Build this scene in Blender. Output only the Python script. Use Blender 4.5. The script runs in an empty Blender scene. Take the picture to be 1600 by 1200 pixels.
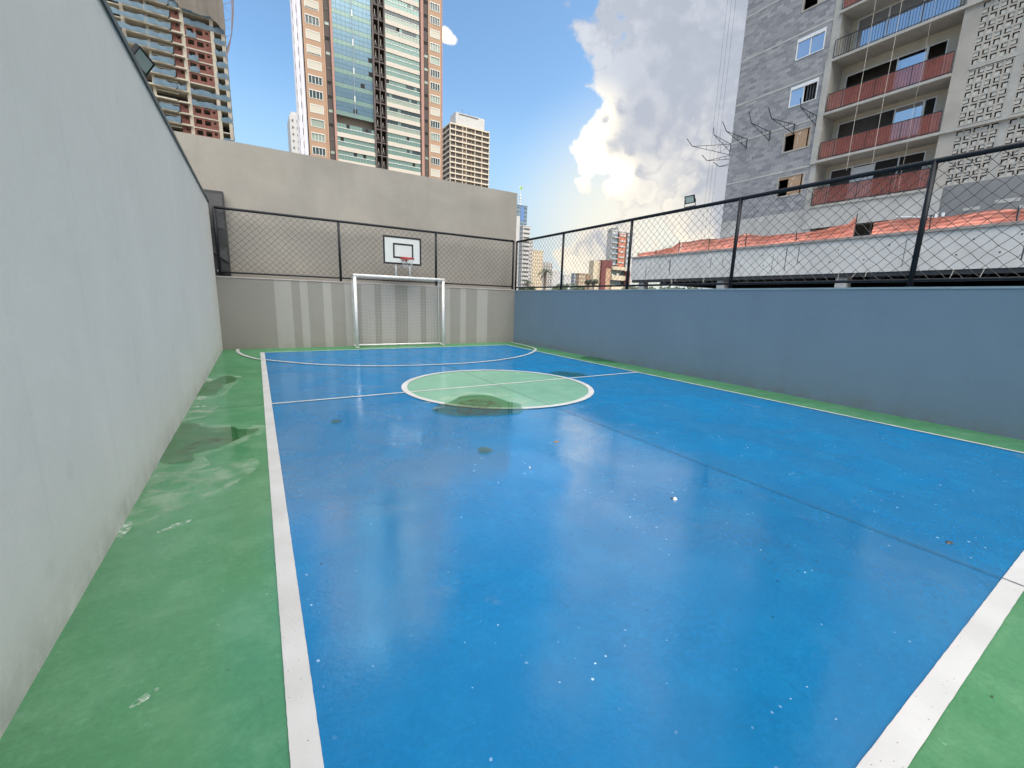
import bpy, math, random
from mathutils import Vector, Matrix
random.seed(7)
D2R = math.radians
scene = bpy.context.scene
col = scene.collection

# ------------------------------------------------------------------ camera
H = 1.6
R_ = Vector((0.85950914, -0.51020014, 0.030657)); U_ = Vector((0.07336969, 0.18251647, 0.98046144)); F_ = Vector((0.50582697, 0.84046627, -0.1943078))
FPX = 659.0834
cam = bpy.data.cameras.new('camera'); camo = bpy.data.objects.new('camera', cam); col.objects.link(camo)
cam.sensor_width = 36; cam.lens = 36 * FPX / 1600; cam.clip_start = 0.05; cam.clip_end = 6000
m = Matrix.Identity(4)
for i in range(3):
    m[i][0] = R_[i]; m[i][1] = U_[i]; m[i][2] = -F_[i]; m[i][3] = (0, 0, H)[i]
camo.matrix_world = m
scene.camera = camo

def ray(px, py):
    return F_ + R_ * ((px - 800) / FPX) - U_ * ((py - 600) / FPX)
def at(px, py, x=None, y=None, z=None):
    d = ray(px, py)
    t = x / d.x if x is not None else y / d.y if y is not None else (z - H) / d.z
    return Vector((0, 0, H)) + d * t

# ------------------------------------------------------------------ node helper
class G:
    def __init__(s, nt): s.nt = nt; s.n = nt.nodes; s.l = nt.links
    def node(s, t, **kw):
        n = s.n.new(t)
        for k, v in kw.items(): setattr(n, k, v)
        return n
    def put(s, sock, v):
        if v is None: return
        if isinstance(v, bpy.types.NodeSocket): s.l.new(v, sock)
        elif isinstance(v, (tuple, list, Vector)):
            v = tuple(v)
            if sock.type == 'RGBA' and len(v) == 3: v = v + (1,)
            sock.default_value = v
        else: sock.default_value = v
    def m(s, op, a, b=None, c=None, clamp=False):
        n = s.node('ShaderNodeMath', operation=op, use_clamp=clamp)
        for i, v in enumerate((a, b, c)): s.put(n.inputs[i], v)
        return n.outputs[0]
    def v(s, op, a, b=None, out=0, scale=None):
        n = s.node('ShaderNodeVectorMath', operation=op)
        s.put(n.inputs[0], a); s.put(n.inputs[1], b)
        if scale is not None: s.put(n.inputs['Scale'], scale)
        return n.outputs[out]
    def noise(s, vec, scale, detail=4, rough=.5, dist=0, out='Fac', lac=2.0):
        n = s.node('ShaderNodeTexNoise')
        s.put(n.inputs['Vector'], vec); s.put(n.inputs['Scale'], scale); s.put(n.inputs['Detail'], detail)
        s.put(n.inputs['Roughness'], rough); s.put(n.inputs['Distortion'], dist); s.put(n.inputs['Lacunarity'], lac)
        return n.outputs[out]
    def mr(s, v, a, b, c=0., d=1., smooth=False):
        n = s.node('ShaderNodeMapRange', interpolation_type='SMOOTHSTEP' if smooth else 'LINEAR', clamp=True)
        for i, x in enumerate((v, a, b, c, d)): s.put(n.inputs[i], x)
        return n.outputs[0]
    def mix(s, f, a, b, bt='MIX'):
        n = s.node('ShaderNodeMix', data_type='RGBA', blend_type=bt)
        s.put(n.inputs[0], f); s.put(n.inputs[6], a); s.put(n.inputs[7], b)
        return n.outputs[2]
    def sep(s, v):
        n = s.node('ShaderNodeSeparateXYZ'); s.put(n.inputs[0], v); return n.outputs
    def comb(s, x, y, z):
        n = s.node('ShaderNodeCombineXYZ'); s.put(n.inputs[0], x); s.put(n.inputs[1], y); s.put(n.inputs[2], z); return n.outputs[0]
    def geo(s): return s.node('ShaderNodeNewGeometry').outputs['Position']
    def bump(s, h, strength=.3, dist=.01, normal=None):
        n = s.node('ShaderNodeBump'); s.put(n.inputs['Strength'], strength); s.put(n.inputs['Distance'], dist); s.put(n.inputs['Height'], h)
        if normal is not None: s.put(n.inputs['Normal'], normal)
        return n.outputs[0]

# ------------------------------------------------------------------ world: sky and clouds
SUN_DIR = Vector((0.78, -0.48, 0.50)).normalized()
world = bpy.data.worlds.new('World'); scene.world = world; world.use_nodes = True
nt = world.node_tree; nt.nodes.clear(); g = G(nt)
grp = bpy.data.node_groups.new('cloud_density', 'ShaderNodeTree')
grp.interface.new_socket('Dir', in_out='INPUT', socket_type='NodeSocketVector')
grp.interface.new_socket('Density', in_out='OUTPUT', socket_type='NodeSocketFloat')
q = G(grp); gi = q.node('NodeGroupInput'); go = q.node('NodeGroupOutput')
dv = gi.outputs[0]
warp = q.v('SCALE', q.v('SUBTRACT', q.noise(dv, 4.5, 3, .5, out='Color'), (.5, .5, .5)), scale=.16)
dw = q.v('ADD', dv, warp)
# (pixel of the photo the cloud lobe is seen at, angular radius, weight)
LOBES = [((1090, 60), .235, .95), ((1240, 230), .30, 1.0), ((985, 215), .135, .85), ((935, 230), .085, .55), ((1040, 150), .18, .9),
         ((1130, 330), .20, .85), ((955, 70), .10, .34), ((930, 302), .05, .34), ((985, 305), .075, .5), ((708, 50), .035, .6), ((1000, 385), .07, .4),
         ((846, 353), .018, .32), ((840, 40), .03, .12), ((955, 425), .13, .62), ((880, 432), .07, .40), ((890, 340), .03, .30), ((1600, 250), .7, 1.0), ((1300, -60), .5, .9)]
acc = None
for (p, r, w) in LOBES:
    c = ray(*p).normalized()
    dd = q.v('DISTANCE', dw, tuple(c), out=1)
    t = q.mr(dd, r, r * .25, 0, w, True)
    acc = t if acc is None else q.m('MAXIMUM', acc, t)
# unseen bright cloud added overhead and behind the camera to light the court
sx, sy, sz = q.sep(dv)
fill_cloud = q.m('MULTIPLY', q.mr(q.m('ADD', q.m('MULTIPLY_ADD', sy, -.75, sz), q.m('MULTIPLY', sx, .15)), .50, .90, 0, 1, True), .85)
acc = q.m('MAXIMUM', acc, fill_cloud)
f1 = q.noise(dv, 6.5, 10, .58, .1)
f2 = q.noise(dv, 26, 7, .60)
den = q.m('ADD', acc, q.m('MULTIPLY', q.m('SUBTRACT', f1, .5), 1.9))
den = q.m('ADD', den, q.m('MULTIPLY', q.m('SUBTRACT', f2, .5), .50))
den = q.m('MULTIPLY', q.m('SUBTRACT', den, .22), q.mr(acc, .02, .12))
q.l.new(den, go.inputs[0])

tc = g.node('ShaderNodeTexCoord').outputs['Generated']
d0 = g.v('NORMALIZE', tc)
def dens(v):
    n = g.node('ShaderNodeGroup'); n.node_tree = grp; g.put(n.inputs[0], v); return n.outputs[0]
den0 = dens(d0)
den1 = dens(g.v('ADD', d0, tuple(Vector((-.030, .010, -.034)))))
sky = g.node('ShaderNodeTexSky', sky_type='NISHITA', sun_disc=False)
sky.sun_elevation = math.asin(SUN_DIR.z); sky.sun_rotation = math.atan2(SUN_DIR.x, SUN_DIR.y)
sky.air_density = 1.0; sky.dust_density = 1.2; sky.ozone_density = 1.2
x_, y_, z_ = g.sep(d0)
SKY_STRENGTH = .12
blue = g.mix(1.0, sky.outputs[0], (1.08, 1.32, 1.42), 'MULTIPLY')
lowtint = g.mr(z_, .10, .42, 1, 0, True)
blue = g.mix(g.m('MULTIPLY', lowtint, 1.0), blue, (2.55, 3.75, 4.75))
warmc = ray(985, 370).normalized()
wd = g.mr(g.v('DISTANCE', d0, tuple(warmc), out=1), .34, .04, 0, .92, True)
blue = g.mix(wd, blue, (5.2, 5.0, 4.3))
mask = g.mr(den0, .0, .20, 0, 1, True)
lit = g.mr(g.m('SUBTRACT', den0, den1), -.06, .34, 0, 1, True)
thin = g.mr(den0, .10, .55, 1, 0, True)
litf = g.m('MAXIMUM', g.m('MULTIPLY', lit, g.mr(den0, .3, .9, 1, .35)), g.m('MULTIPLY', g.m('MULTIPLY', thin, .8), g.m('MAXIMUM', g.mr(z_, .36, .50, 1, .25), g.mr(x_, .52, .42, 0, 1))))
shade = g.mix(g.noise(d0, 3.2, 5, .55), (2.1, 2.3, 2.75), (2.9, 3.15, 3.65))
lowwarm = g.mr(z_, .10, .42, 1, 0)
bright = g.mix(lowwarm, (3.6, 3.8, 4.2), (6.2, 5.6, 4.5))
shade = g.mix(g.m('MULTIPLY', lowwarm, .45), shade, (3.6, 3.5, 3.5))
ccol = g.mix(litf, shade, bright)
hot = None
for (p, rad) in (((905, 225), .13), ((708, 52), .05), ((960, 265), .07)):
    t = g.mr(g.v('DISTANCE', d0, tuple(ray(*p).normalized()), out=1), rad, rad * .15, 0, 1, True)
    hot = t if hot is None else g.m('MAXIMUM', hot, t)
ccol = g.mix(g.m('MULTIPLY', hot, g.mr(litf, .30, .95, .0, 1, True)), ccol, (9.8, 8.6, 6.3))
behind = g.m('MULTIPLY', g.mr(g.m('ADD', g.m('MULTIPLY_ADD', y_, -.75, z_), g.m('MULTIPLY', x_, .15)), .60, 1.10, 0, 1, True), g.mr(z_, .34, .66, 0, 1, True))  # mask of the added out-of-view cloud, shaped to brighten the court walls
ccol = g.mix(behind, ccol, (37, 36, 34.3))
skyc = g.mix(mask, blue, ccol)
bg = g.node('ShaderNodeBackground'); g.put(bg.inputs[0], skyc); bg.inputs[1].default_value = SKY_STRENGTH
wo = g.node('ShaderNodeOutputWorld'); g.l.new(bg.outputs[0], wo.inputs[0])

sun = bpy.data.lights.new('sun', 'SUN'); sun.energy = .9; sun.angle = D2R(12); sun.color = (1, .93, .84)
so = bpy.data.objects.new('sun', sun); col.objects.link(so); so.rotation_euler = (-SUN_DIR).to_track_quat('-Z', 'Y').to_euler()
so.location = (20, -20, 60)
vs = scene.view_settings; vs.view_transform = 'Standard'; vs.look = 'None'; vs.gamma = 1; vs.use_curve_mapping = False
vs.exposure = 0.7
scene.render.engine = 'CYCLES'

# ------------------------------------------------------------------ materials
def principled(name):
    mt = bpy.data.materials.new(name); mt.use_nodes = True; mt.node_tree.nodes.clear()
    q = G(mt.node_tree); b = q.node('ShaderNodeBsdfPrincipled'); o = q.node('ShaderNodeOutputMaterial'); q.l.new(b.outputs[0], o.inputs[0])
    return mt, q, b, o
MATS = {}
def M(name, c, rough=.7, var=.12, scale=3., bump=0., bscale=60., metal=0., spec=.5, c2=None, detail=6, streak=0., coat=0.):
    """procedural paint/concrete/metal: base colour with noise patches, fine grain and bump"""
    if name in MATS: return MATS[name]
    mt, q, b, o = principled(name)
    P = q.geo()
    n = q.noise(P, scale, detail, .6)
    n2 = q.noise(P, scale * 9, 3, .6)
    f = q.mr(q.m('MULTIPLY_ADD', n2, .35, n), .40, .95)
    lo = tuple(x * (1 - var) for x in c) if c2 is None else c2
    hi = tuple(min(1, x * (1 + var * .7)) for x in c) if c2 is None else c
    cc = q.mix(f, lo, hi)
    if streak:
        sx = q.v('MULTIPLY', P, (6, 6, .35)); st = q.noise(sx, 1.0, 5, .6)
        cc = q.mix(q.mr(st, .52, .8, 0, streak), cc, tuple(x * .55 for x in c))
    q.put(b.inputs['Base Color'], cc); q.put(b.inputs['Roughness'], rough); q.put(b.inputs['Metallic'], metal)
    q.put(b.inputs['Specular IOR Level'], spec)
    if coat: q.put(b.inputs['Coat Weight'], coat); q.put(b.inputs['Coat Roughness'], .1)
    if bump: q.put(b.inputs['Normal'], q.bump(q.noise(P, bscale, 4, .6), bump, .01))
    MATS[name] = mt; return mt

def court_mat(name, base, dark, pale, specks=0., rough=.30, wet=1.0):
    mt, q, b, o = principled(name); P = q.geo()
    n = q.noise(P, .55, 5, .55, .6); n2 = q.noise(P, 3.1, 6, .62)
    ns = q.noise(q.v('MULTIPLY', P, (1.2, 7, 1)), 1.3, 5, .6)
    c = q.mix(q.mr(n, .32, .68), dark, base)
    c = q.mix(q.m('MULTIPLY', q.mr(n2, .46, .74), .62 if name == 'court_blue' else .38), c, pale)
    c = q.mix(q.m('MULTIPLY', q.mr(ns, .55, .85), .25), c, pale)
    sc = q.noise(q.v('MULTIPLY', P, (3.2, .9, 1)), 2.1, 7, .7, 1.2)
    c = q.mix(q.mr(sc, .60, .74, 0, .35), c, tuple(x * .62 for x in base))
    c = q.mix(q.mr(q.noise(P, 1.7, 6, .72, .4), .62, .74, 0, .30), c, (.16, .20, .24))
    fine = q.noise(q.v('MULTIPLY', P, (1, 1.3, 1)), 30, 7, .78, .5); gr = q.mr(q.noise(P, 1.3, 4, .6), .38, .62, .35, 1)  # shading of the gritty bumps put into the colour as dark and pale flecks
    c = q.mix(q.m('MULTIPLY', q.mr(fine, .50, .62, 0, .42), gr), c, tuple(x * .62 for x in base))
    c = q.mix(q.m('MULTIPLY', q.mr(fine, .46, .36, 0, .40), gr), c, tuple(x * 1.35 + .006 for x in base))
    # small pits and dirt
    vo = q.node('ShaderNodeTexVoronoi', feature='F1'); q.put(vo.inputs['Vector'], P); q.put(vo.inputs['Scale'], 9); q.put(vo.inputs['Randomness'], 1); vo.voronoi_dimensions = '2D'
    sx = q.sep(vo.outputs['Color'])
    sz = q.mr(sx[1], 0, 1, .012, .075)
    spot = q.m('MULTIPLY', q.m('LESS_THAN', q.m('ADD', vo.outputs['Distance'], q.m('MULTIPLY', q.noise(P, 60, 2), .05)), q.m('ADD', sz, .02)), q.m('GREATER_THAN', sx[0], 1 - .05))
    c = q.mix(q.m('MULTIPLY', spot, .75), c, tuple(x * .35 for x in base))
    if specks:
        v2 = q.node('ShaderNodeTexVoronoi', feature='F1'); q.put(v2.inputs['Vector'], P); q.put(v2.inputs['Scale'], 15); q.put(v2.inputs['Randomness'], 1); v2.voronoi_dimensions = '2D'
        s2 = q.sep(v2.outputs['Color'])
        area = q.mr(q.noise(P, .75, 4, .7), .47, .55)
        hit = q.m('MULTIPLY', q.m('LESS_THAN', q.m('ADD', v2.outputs['Distance'], q.m('MULTIPLY', q.noise(P, 70, 3), .26)), q.mr(q.m('POWER', s2[1], 3.0), 0, 1, .14, .25)), q.m('GREATER_THAN', s2[0], .77))
        hit = q.m('MULTIPLY', hit, q.mr(s2[2], 0, 1, .25, 1))
        c = q.mix(q.m('MULTIPLY', q.m('MULTIPLY', hit, area), specks), c, (.62, .80, .90))
    q.put(b.inputs['Base Color'], c)
    r = q.mr(q.noise(P, .8, 5, .6, .4), .3, .7, rough * .7, rough * 1.35)
    q.put(b.inputs['Roughness'], r); q.put(b.inputs['Specular IOR Level'], 0.)
    cr = q.mr(q.noise(P, .45, 4, .6, .5), .35, .65, .05, .13)
    # trowel marks, orange peel and grit
    h1 = q.noise(P, 42, 5, .66); h2 = q.noise(q.v('MULTIPLY', P, (1, 2.0, 1)), 15, 7, .70, .6)
    patch = q.mr(q.noise(P, 1.1, 4, .6), .40, .66, .25, 1)
    hh = q.m('ADD', q.m('MULTIPLY', q.m('MULTIPLY', h1, patch), .9), q.m('MULTIPLY', q.m('MULTIPLY', h2, patch), .55))
    nb = q.bump(hh, .55, .012); ng = q.bump(hh, .21, .006)
    q.put(b.inputs['Normal'], nb)
    # sealed paint: clear sheen whose grazing reflection is limited by the grit
    fr = q.node('ShaderNodeFresnel'); q.put(fr.inputs[0], 1.6); q.put(fr.inputs['Normal'], ng)
    gl = q.node('ShaderNodeBsdfGlossy'); q.put(gl.inputs['Color'], (1, 1, 1)); q.put(gl.inputs['Roughness'], cr); q.put(gl.inputs['Normal'], ng)
    mx = q.node('ShaderNodeMixShader'); q.put(mx.inputs[0], q.m('MULTIPLY', q.m('MINIMUM', q.m('MULTIPLY', fr.outputs[0], 2.5), .34), q.mr(q.noise(P, .9, 6, .66, .6), .34, .62, wet * .62, wet)))
    q.l.new(b.outputs[0], mx.inputs[1]); q.l.new(gl.outputs[0], mx.inputs[2]); q.l.new(mx.outputs[0], o.inputs[0])
    MATS[name] = mt; return mt

court_mat('court_blue', (.000, .118, .285), (.000, .102, .250), (.004, .145, .315), specks=.62)
court_mat('court_green', (.060, .185, .090), (.040, .145, .064), (.14, .265, .160), specks=.15, rough=.42, wet=.55)
court_mat('court_mint', (.135, .275, .200), (.115, .24, .175), (.21, .36, .27), specks=.12, rough=.40, wet=.6)

def line_mat():
    mt, q, b, o = principled('line_white'); P = q.geo()
    n = q.noise(P, 30, 6, .7); n2 = q.noise(P, 2.5, 4)
    c = q.mix(q.mr(n2, .35, .7), (.35, .348, .348), (.42, .42, .425))
    c = q.mix(q.mr(n, .64, .72, 0, .6), c, (.35, .33, .33))
    vo = q.node('ShaderNodeTexVoronoi'); q.put(vo.inputs['Vector'], P); q.put(vo.inputs['Scale'], 22); vo.voronoi_dimensions = '2D'; s = q.sep(vo.outputs['Color'])
    c = q.mix(q.m('MULTIPLY', q.m('LESS_THAN', q.m('ADD', vo.outputs['Distance'], q.m('MULTIPLY', n, .1)), .10), q.m('GREATER_THAN', s[0], .80)), c, (.16, .13, .12))
    q.put(b.inputs['Base Color'], c); q.put(b.inputs['Roughness'], .45)
    q.put(b.inputs['Normal'], q.bump(q.noise(P, 55, 4, .6), .3, .006)); MATS['line_white'] = mt
line_mat()

def wall_mat(name, c, c2, streak=.25, grain=.25, gs=140, dirt=None):
    mt, q, b, o = principled(name); P = q.geo()
    n = q.noise(P, .7, 5, .55, .5)
    st = q.noise(q.v('MULTIPLY', P, (2.2, 2.2, .22)), 1.6, 5, .6, .3)
    cc = q.mix(q.mr(n, .32, .70), c2, c)
    cc = q.mix(q.m('MULTIPLY', q.mr(st, .50, .82), streak), cc, tuple(x * .72 for x in c))
    cc = q.mix(q.mr(q.noise(P, gs * .4, 3, .7), .35, .7, .0, .12), cc, tuple(x * .6 for x in c))
    x, y, z = q.sep(P)
    tr = q.noise(q.v('MULTIPLY', P, (1, 1, 1.6)), 2.6, 7, .72, 1.4)
    cc = q.mix(q.mr(tr, .50, .72, 0, .14), cc, tuple(x * .72 for x in c))
    cc = q.mix(q.mr(tr, .46, .30, 0, .14), cc, tuple(min(1, x * 1.18) for x in c))
    drip = q.noise(q.v('MULTIPLY', P, (9, 9, .18)), 1.0, 4, .7)
    cc = q.mix(q.m('MULTIPLY', q.mr(drip, .60, .80, 0, .30), q.mr(q.noise(P, .5, 3), .42, .62)), cc, tuple(x * .60 for x in c))
    vo = q.node('ShaderNodeTexVoronoi'); q.put(vo.inputs['Vector'], P); q.put(vo.inputs['Scale'], 2.3); sv = q.sep(vo.outputs['Color'])
    cc = q.mix(q.m('MULTIPLY', q.m('MULTIPLY', q.mr(vo.outputs['Distance'], .16, .05), q.m('GREATER_THAN', sv[0], .80)), .10), cc, tuple(x * .35 for x in c))
    if dirt:
        f = q.m('MULTIPLY', q.mr(z, .0, .30, 1, 0, True), q.mr(q.noise(P, 3.5, 5, .7), .35, .7, 0, .7))
        cc = q.mix(f, cc, dirt)
    q.put(b.inputs['Base Color'], cc); q.put(b.inputs['Roughness'], .82); q.put(b.inputs['Specular IOR Level'], .3)
    hh = q.m('ADD', q.m('MULTIPLY', q.noise(P, gs, 3, .6), .5), q.m('MULTIPLY', q.noise(P, 4, 4, .6), 1.2))
    q.put(b.inputs['Normal'], q.bump(hh, grain, .006)); MATS[name] = mt
wall_mat('plaster_grey', (.60, .60, .58), (.56, .565, .545), .16, dirt=(.30, .30, .27))
wall_mat('plaster_blue', (.135, .200, .262), (.122, .183, .243), .22, dirt=(.12, .13, .13))
wall_mat('plaster_dark', (.215, .210, .190), (.195, .190, .172), .22, dirt=(.15, .15, .11))
wall_mat('plaster_light', (.280, .276, .257), (.260, .257, .240), .20, dirt=(.20, .20, .16))
wall_mat('plaster_taupe', (.325, .303, .268), (.255, .240, .215), .30, grain=.6, gs=60)
wall_mat('concrete_raw', (.52, .51, .49), (.38, .375, .36), .5, grain=.5, gs=30)
wall_mat('concrete_light', (.78, .76, .725), (.60, .585, .56), .45, grain=.5, gs=30)
wall_mat('concrete_beige', (.46, .43, .385), (.35, .33, .295), .5, grain=.3, gs=30)
wall_mat('concrete_dark', (.24, .245, .25), (.18, .185, .19), .4, grain=.4, gs=30)

def block_mat():
    mt, q, b, o = principled('block_masonry'); P = q.geo(); x, y, z = q.sep(P)
    br = q.node('ShaderNodeTexBrick', offset=.5)
    q.put(br.inputs['Vector'], q.comb(q.m('ADD', y, x), z, 0.0)); q.put(br.inputs['Scale'], 1.0)
    q.put(br.inputs['Color1'], (.19, .195, .215)); q.put(br.inputs['Color2'], (.35, .345, .355)); q.put(br.inputs['Mortar'], (.27, .27, .275))
    q.put(br.inputs['Mortar Size'], .008); q.put(br.inputs['Bias'], 0.); q.put(br.inputs['Brick Width'], .40); q.put(br.inputs['Row Height'], .19)
    n = q.noise(P, .9, 5, .6)
    cc = q.mix(q.mr(n, .35, .7, 0, .28), br.outputs[0], (.21, .22, .245))
    cc = q.mix(q.mr(q.noise(P, 7, 4, .7), .5, .8, 0, .4), cc, (.45, .45, .46))
    q.put(b.inputs['Base Color'], cc); q.put(b.inputs['Roughness'], .9)
    q.put(b.inputs['Normal'], q.bump(q.m('ADD', br.outputs['Fac'], q.m('MULTIPLY', q.noise(P, 25, 3), -1)), .4, -.01))
    MATS['block_masonry'] = mt
block_mat()
def brick_mat():
    mt, q, b, o = principled('red_brick'); P = q.geo(); x, y, z = q.sep(P)
    br = q.node('ShaderNodeTexBrick', offset=.5)
    q.put(br.inputs['Vector'], q.comb(q.m('ADD', y, x), z, 0.0)); q.put(br.inputs['Scale'], 1.0)
    q.put(br.inputs['Color1'], (.14, .05, .038)); q.put(br.inputs['Color2'], (.20, .075, .058)); q.put(br.inputs['Mortar'], (.16, .10, .09))
    q.put(br.inputs['Mortar Size'], .015); q.put(br.inputs['Brick Width'], .5); q.put(br.inputs['Row Height'], .25)
    q.put(b.inputs['Base Color'], br.outputs[0]); q.put(b.inputs['Roughness'], .9); MATS['red_brick'] = mt
brick_mat()

def sheer(name, c, alpha, rough=.8, wave=0.):
    """woven or perforated sheet: lets part of the light through"""
    mt, q, b, o = principled(name); P = q.geo()
    n = q.noise(P, 5, 4, .6)
    q.put(b.inputs['Base Color'], q.mix(q.mr(n, .3, .7), tuple(x * .75 for x in c), c)); q.put(b.inputs['Roughness'], rough)
    q.put(b.inputs['Alpha'], alpha); MATS[name] = mt; return mt
sheer('net_red', (.48, .15, .115), .76); sheer('net_orange', (1.0, .36, .25), .94); sheer('net_grey', (.20, .18, .155), .80); sheer('net_blue', (.13, .21, .28), .90)

def glass(name, c, rough=.04, metal=.0, spec=1.0):
    mt, q, b, o = principled(name); P = q.geo()
    q.put(b.inputs['Base Color'], q.mix(q.noise(P, .7, 4), tuple(x * .8 for x in c), c)); q.put(b.inputs['Roughness'], rough)
    q.put(b.inputs['Metallic'], metal); q.put(b.inputs['Specular IOR Level'], spec)
    q.put(b.inputs['Normal'], q.bump(q.noise(P, 1.1, 2), .06, .02)); MATS[name] = mt
glass('glass_teal', (.19, .30, .265), .12, .25); glass('glass_pale', (.28, .34, .28), .2, .1); glass('glass_dark', (.035, .06, .065), .06, .0)
glass('glass_blue', (.16, .27, .34), .06, .55); glass('glass_sky', (.50, .52, .57), .03, .8); glass('lamp_glass', (.42, .48, .44), .15, .2)

def puddle_mat():
    mt = bpy.data.materials.new('water_film'); mt.use_nodes = True; mt.node_tree.nodes.clear(); q = G(mt.node_tree)
    o = q.node('ShaderNodeOutputMaterial'); P = q.geo()
    tr = q.node('ShaderNodeBsdfTransparent'); q.put(tr.inputs[0], q.mix(q.mr(q.noise(P, 3.5, 5, .6), .45, .75), (.60, .76, .62), (.56, .64, .50)))
    gl = q.node('ShaderNodeBsdfGlossy'); q.put(gl.inputs['Roughness'], .012); q.put(gl.inputs['Color'], (1, 1, 1))
    fr = q.node('ShaderNodeFresnel'); q.put(fr.inputs[0], 1.34)
    mx = q.node('ShaderNodeMixShader'); q.put(mx.inputs[0], q.m('MULTIPLY', fr.outputs[0], .20)); q.l.new(tr.outputs[0], mx.inputs[1]); q.l.new(gl.outputs[0], mx.inputs[2])
    q.l.new(mx.outputs[0], o.inputs[0]); MATS['water_film'] = mt
puddle_mat()

M('black_steel', (.008, .010, .014), .45, .3, 8, .1, 80, spec=.25)
M('black_wire', (.008, .009, .011), .55, .2)
M('flashing', (.016, .028, .030), .4, .3, 6)
M('coping', (.34, .31, .29), .7, .2, 4, .2)
M('coping_blue', (.20, .27, .31), .7, .2, 4, .2)
M('white_paint', (.66, .67, .68), .4, .10, 14, .15, 60, c2=(.50, .49, .47))
M('white_worn', (.70, .70, .69), .5, .22, 9, .2, 70)
M('net_white', (.42, .44, .45), .7, .1)
M('board_white', (.50, .525, .52), .35, .06, 4)
M('board_black', (.010, .010, .012), .45, .2)
M('rim_red', (.45, .035, .03), .4, .2)
M('charcoal', (.035, .035, .037), .5, .25, 2)
M('charcoal_light', (.065, .065, .068), .6, .25, 2)
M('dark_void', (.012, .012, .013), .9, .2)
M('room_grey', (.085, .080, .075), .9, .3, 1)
M('pale_frame', (.72, .73, .74), .4, .06)
M('plywood', (.42, .29, .19), .8, .18, 5, c2=(.34, .22, .14))
M('chalk', (.80, .78, .74), .9, .1)
M('render_cream', (.50, .46, .38), .85, .15, 1, streak=.2)
M('bal_slab', (.40, .39, .36), .8, .2, 2, .3, 20, streak=.3)
M('t_orange', (.33, .215, .145), .85, .10, .4)
M('t_orange2', (.42, .27, .18), .85, .08, .4)
M('t_pink', (.33, .19, .155), .85, .08, .4)
M('t_brown', (.060, .048, .045), .8, .12, .4)
M('t_brown2', (.085, .068, .064), .8, .12, .4)
M('t_white', (.46, .42, .37), .8, .07, .5)
M('t_lilac', (.92, .89, .92), .8, .04, .5)
M('shutter', (.42, .40, .34), .7, .05)
M('rail_white', (.56, .58, .56), .5, .04)
M('c_col', (.42, .38, .31), .85, .15, .6, streak=.2)
M('c_slab', (.46, .43, .36), .85, .12, .6)
M('screen_block', (.52, .505, .46), .85, .1, 2)
M('c_wall', (.16, .145, .13), .9, .2, .8)
M('beige_band', (.52, .46, .38), .8, .08, .4)
M('beige_wall', (.27, .21, .155), .85, .12, .4)
M('cream_tower', (.50, .43, .32), .85, .1, .3)
M('grey_tower', (.42, .40, .38), .85, .1, .3)
M('white_tower', (.42, .42, .42), .8, .08, .3)
M('blue_panel', (.09, .19, .42), .3, .1, .3)
M('steel_panel', (.16, .21, .26), .4, .1, .3)
M('wine_paint', (.13, .035, .035), .8, .15, .5)
M('rust_paint', (.42, .16, .10), .8, .12, .5)
M('trunk_brown', (.17, .13, .10), .9, .3, 3)
M('palm_green', (.035, .060, .022), .6, .4, 2)
M('leaf_green', (.030, .050, .020), .7, .5, 2)
M('leaf_warm', (.055, .065, .025), .7, .5, 2)
M('flag_green', (.20, .42, .20), .7, .3, 3, c2=(.30, .42, .12))
M('rope', (.55, .50, .44), .8, .1)
M('scaffold', (.025, .025, .028), .6, .2)
M('hoop_pink', (.22, .17, .18), .6, .2)
M('dark_joint', (.012, .03, .05), .8, .1)
M('joint_green', (.05, .12, .07), .8, .1)
M('rust_stain', (.13, .075, .03), .8, .4, 20)
M('dry_leaf', (.20, .12, .06), .7, .3, 40)
M('stone_pale', (.62, .60, .57), .8, .2, 30)
M('earth', (.16, .14, .11), .95, .3, .05)
M('asphalt', (.05, .05, .052), .9, .2, .3)

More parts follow.
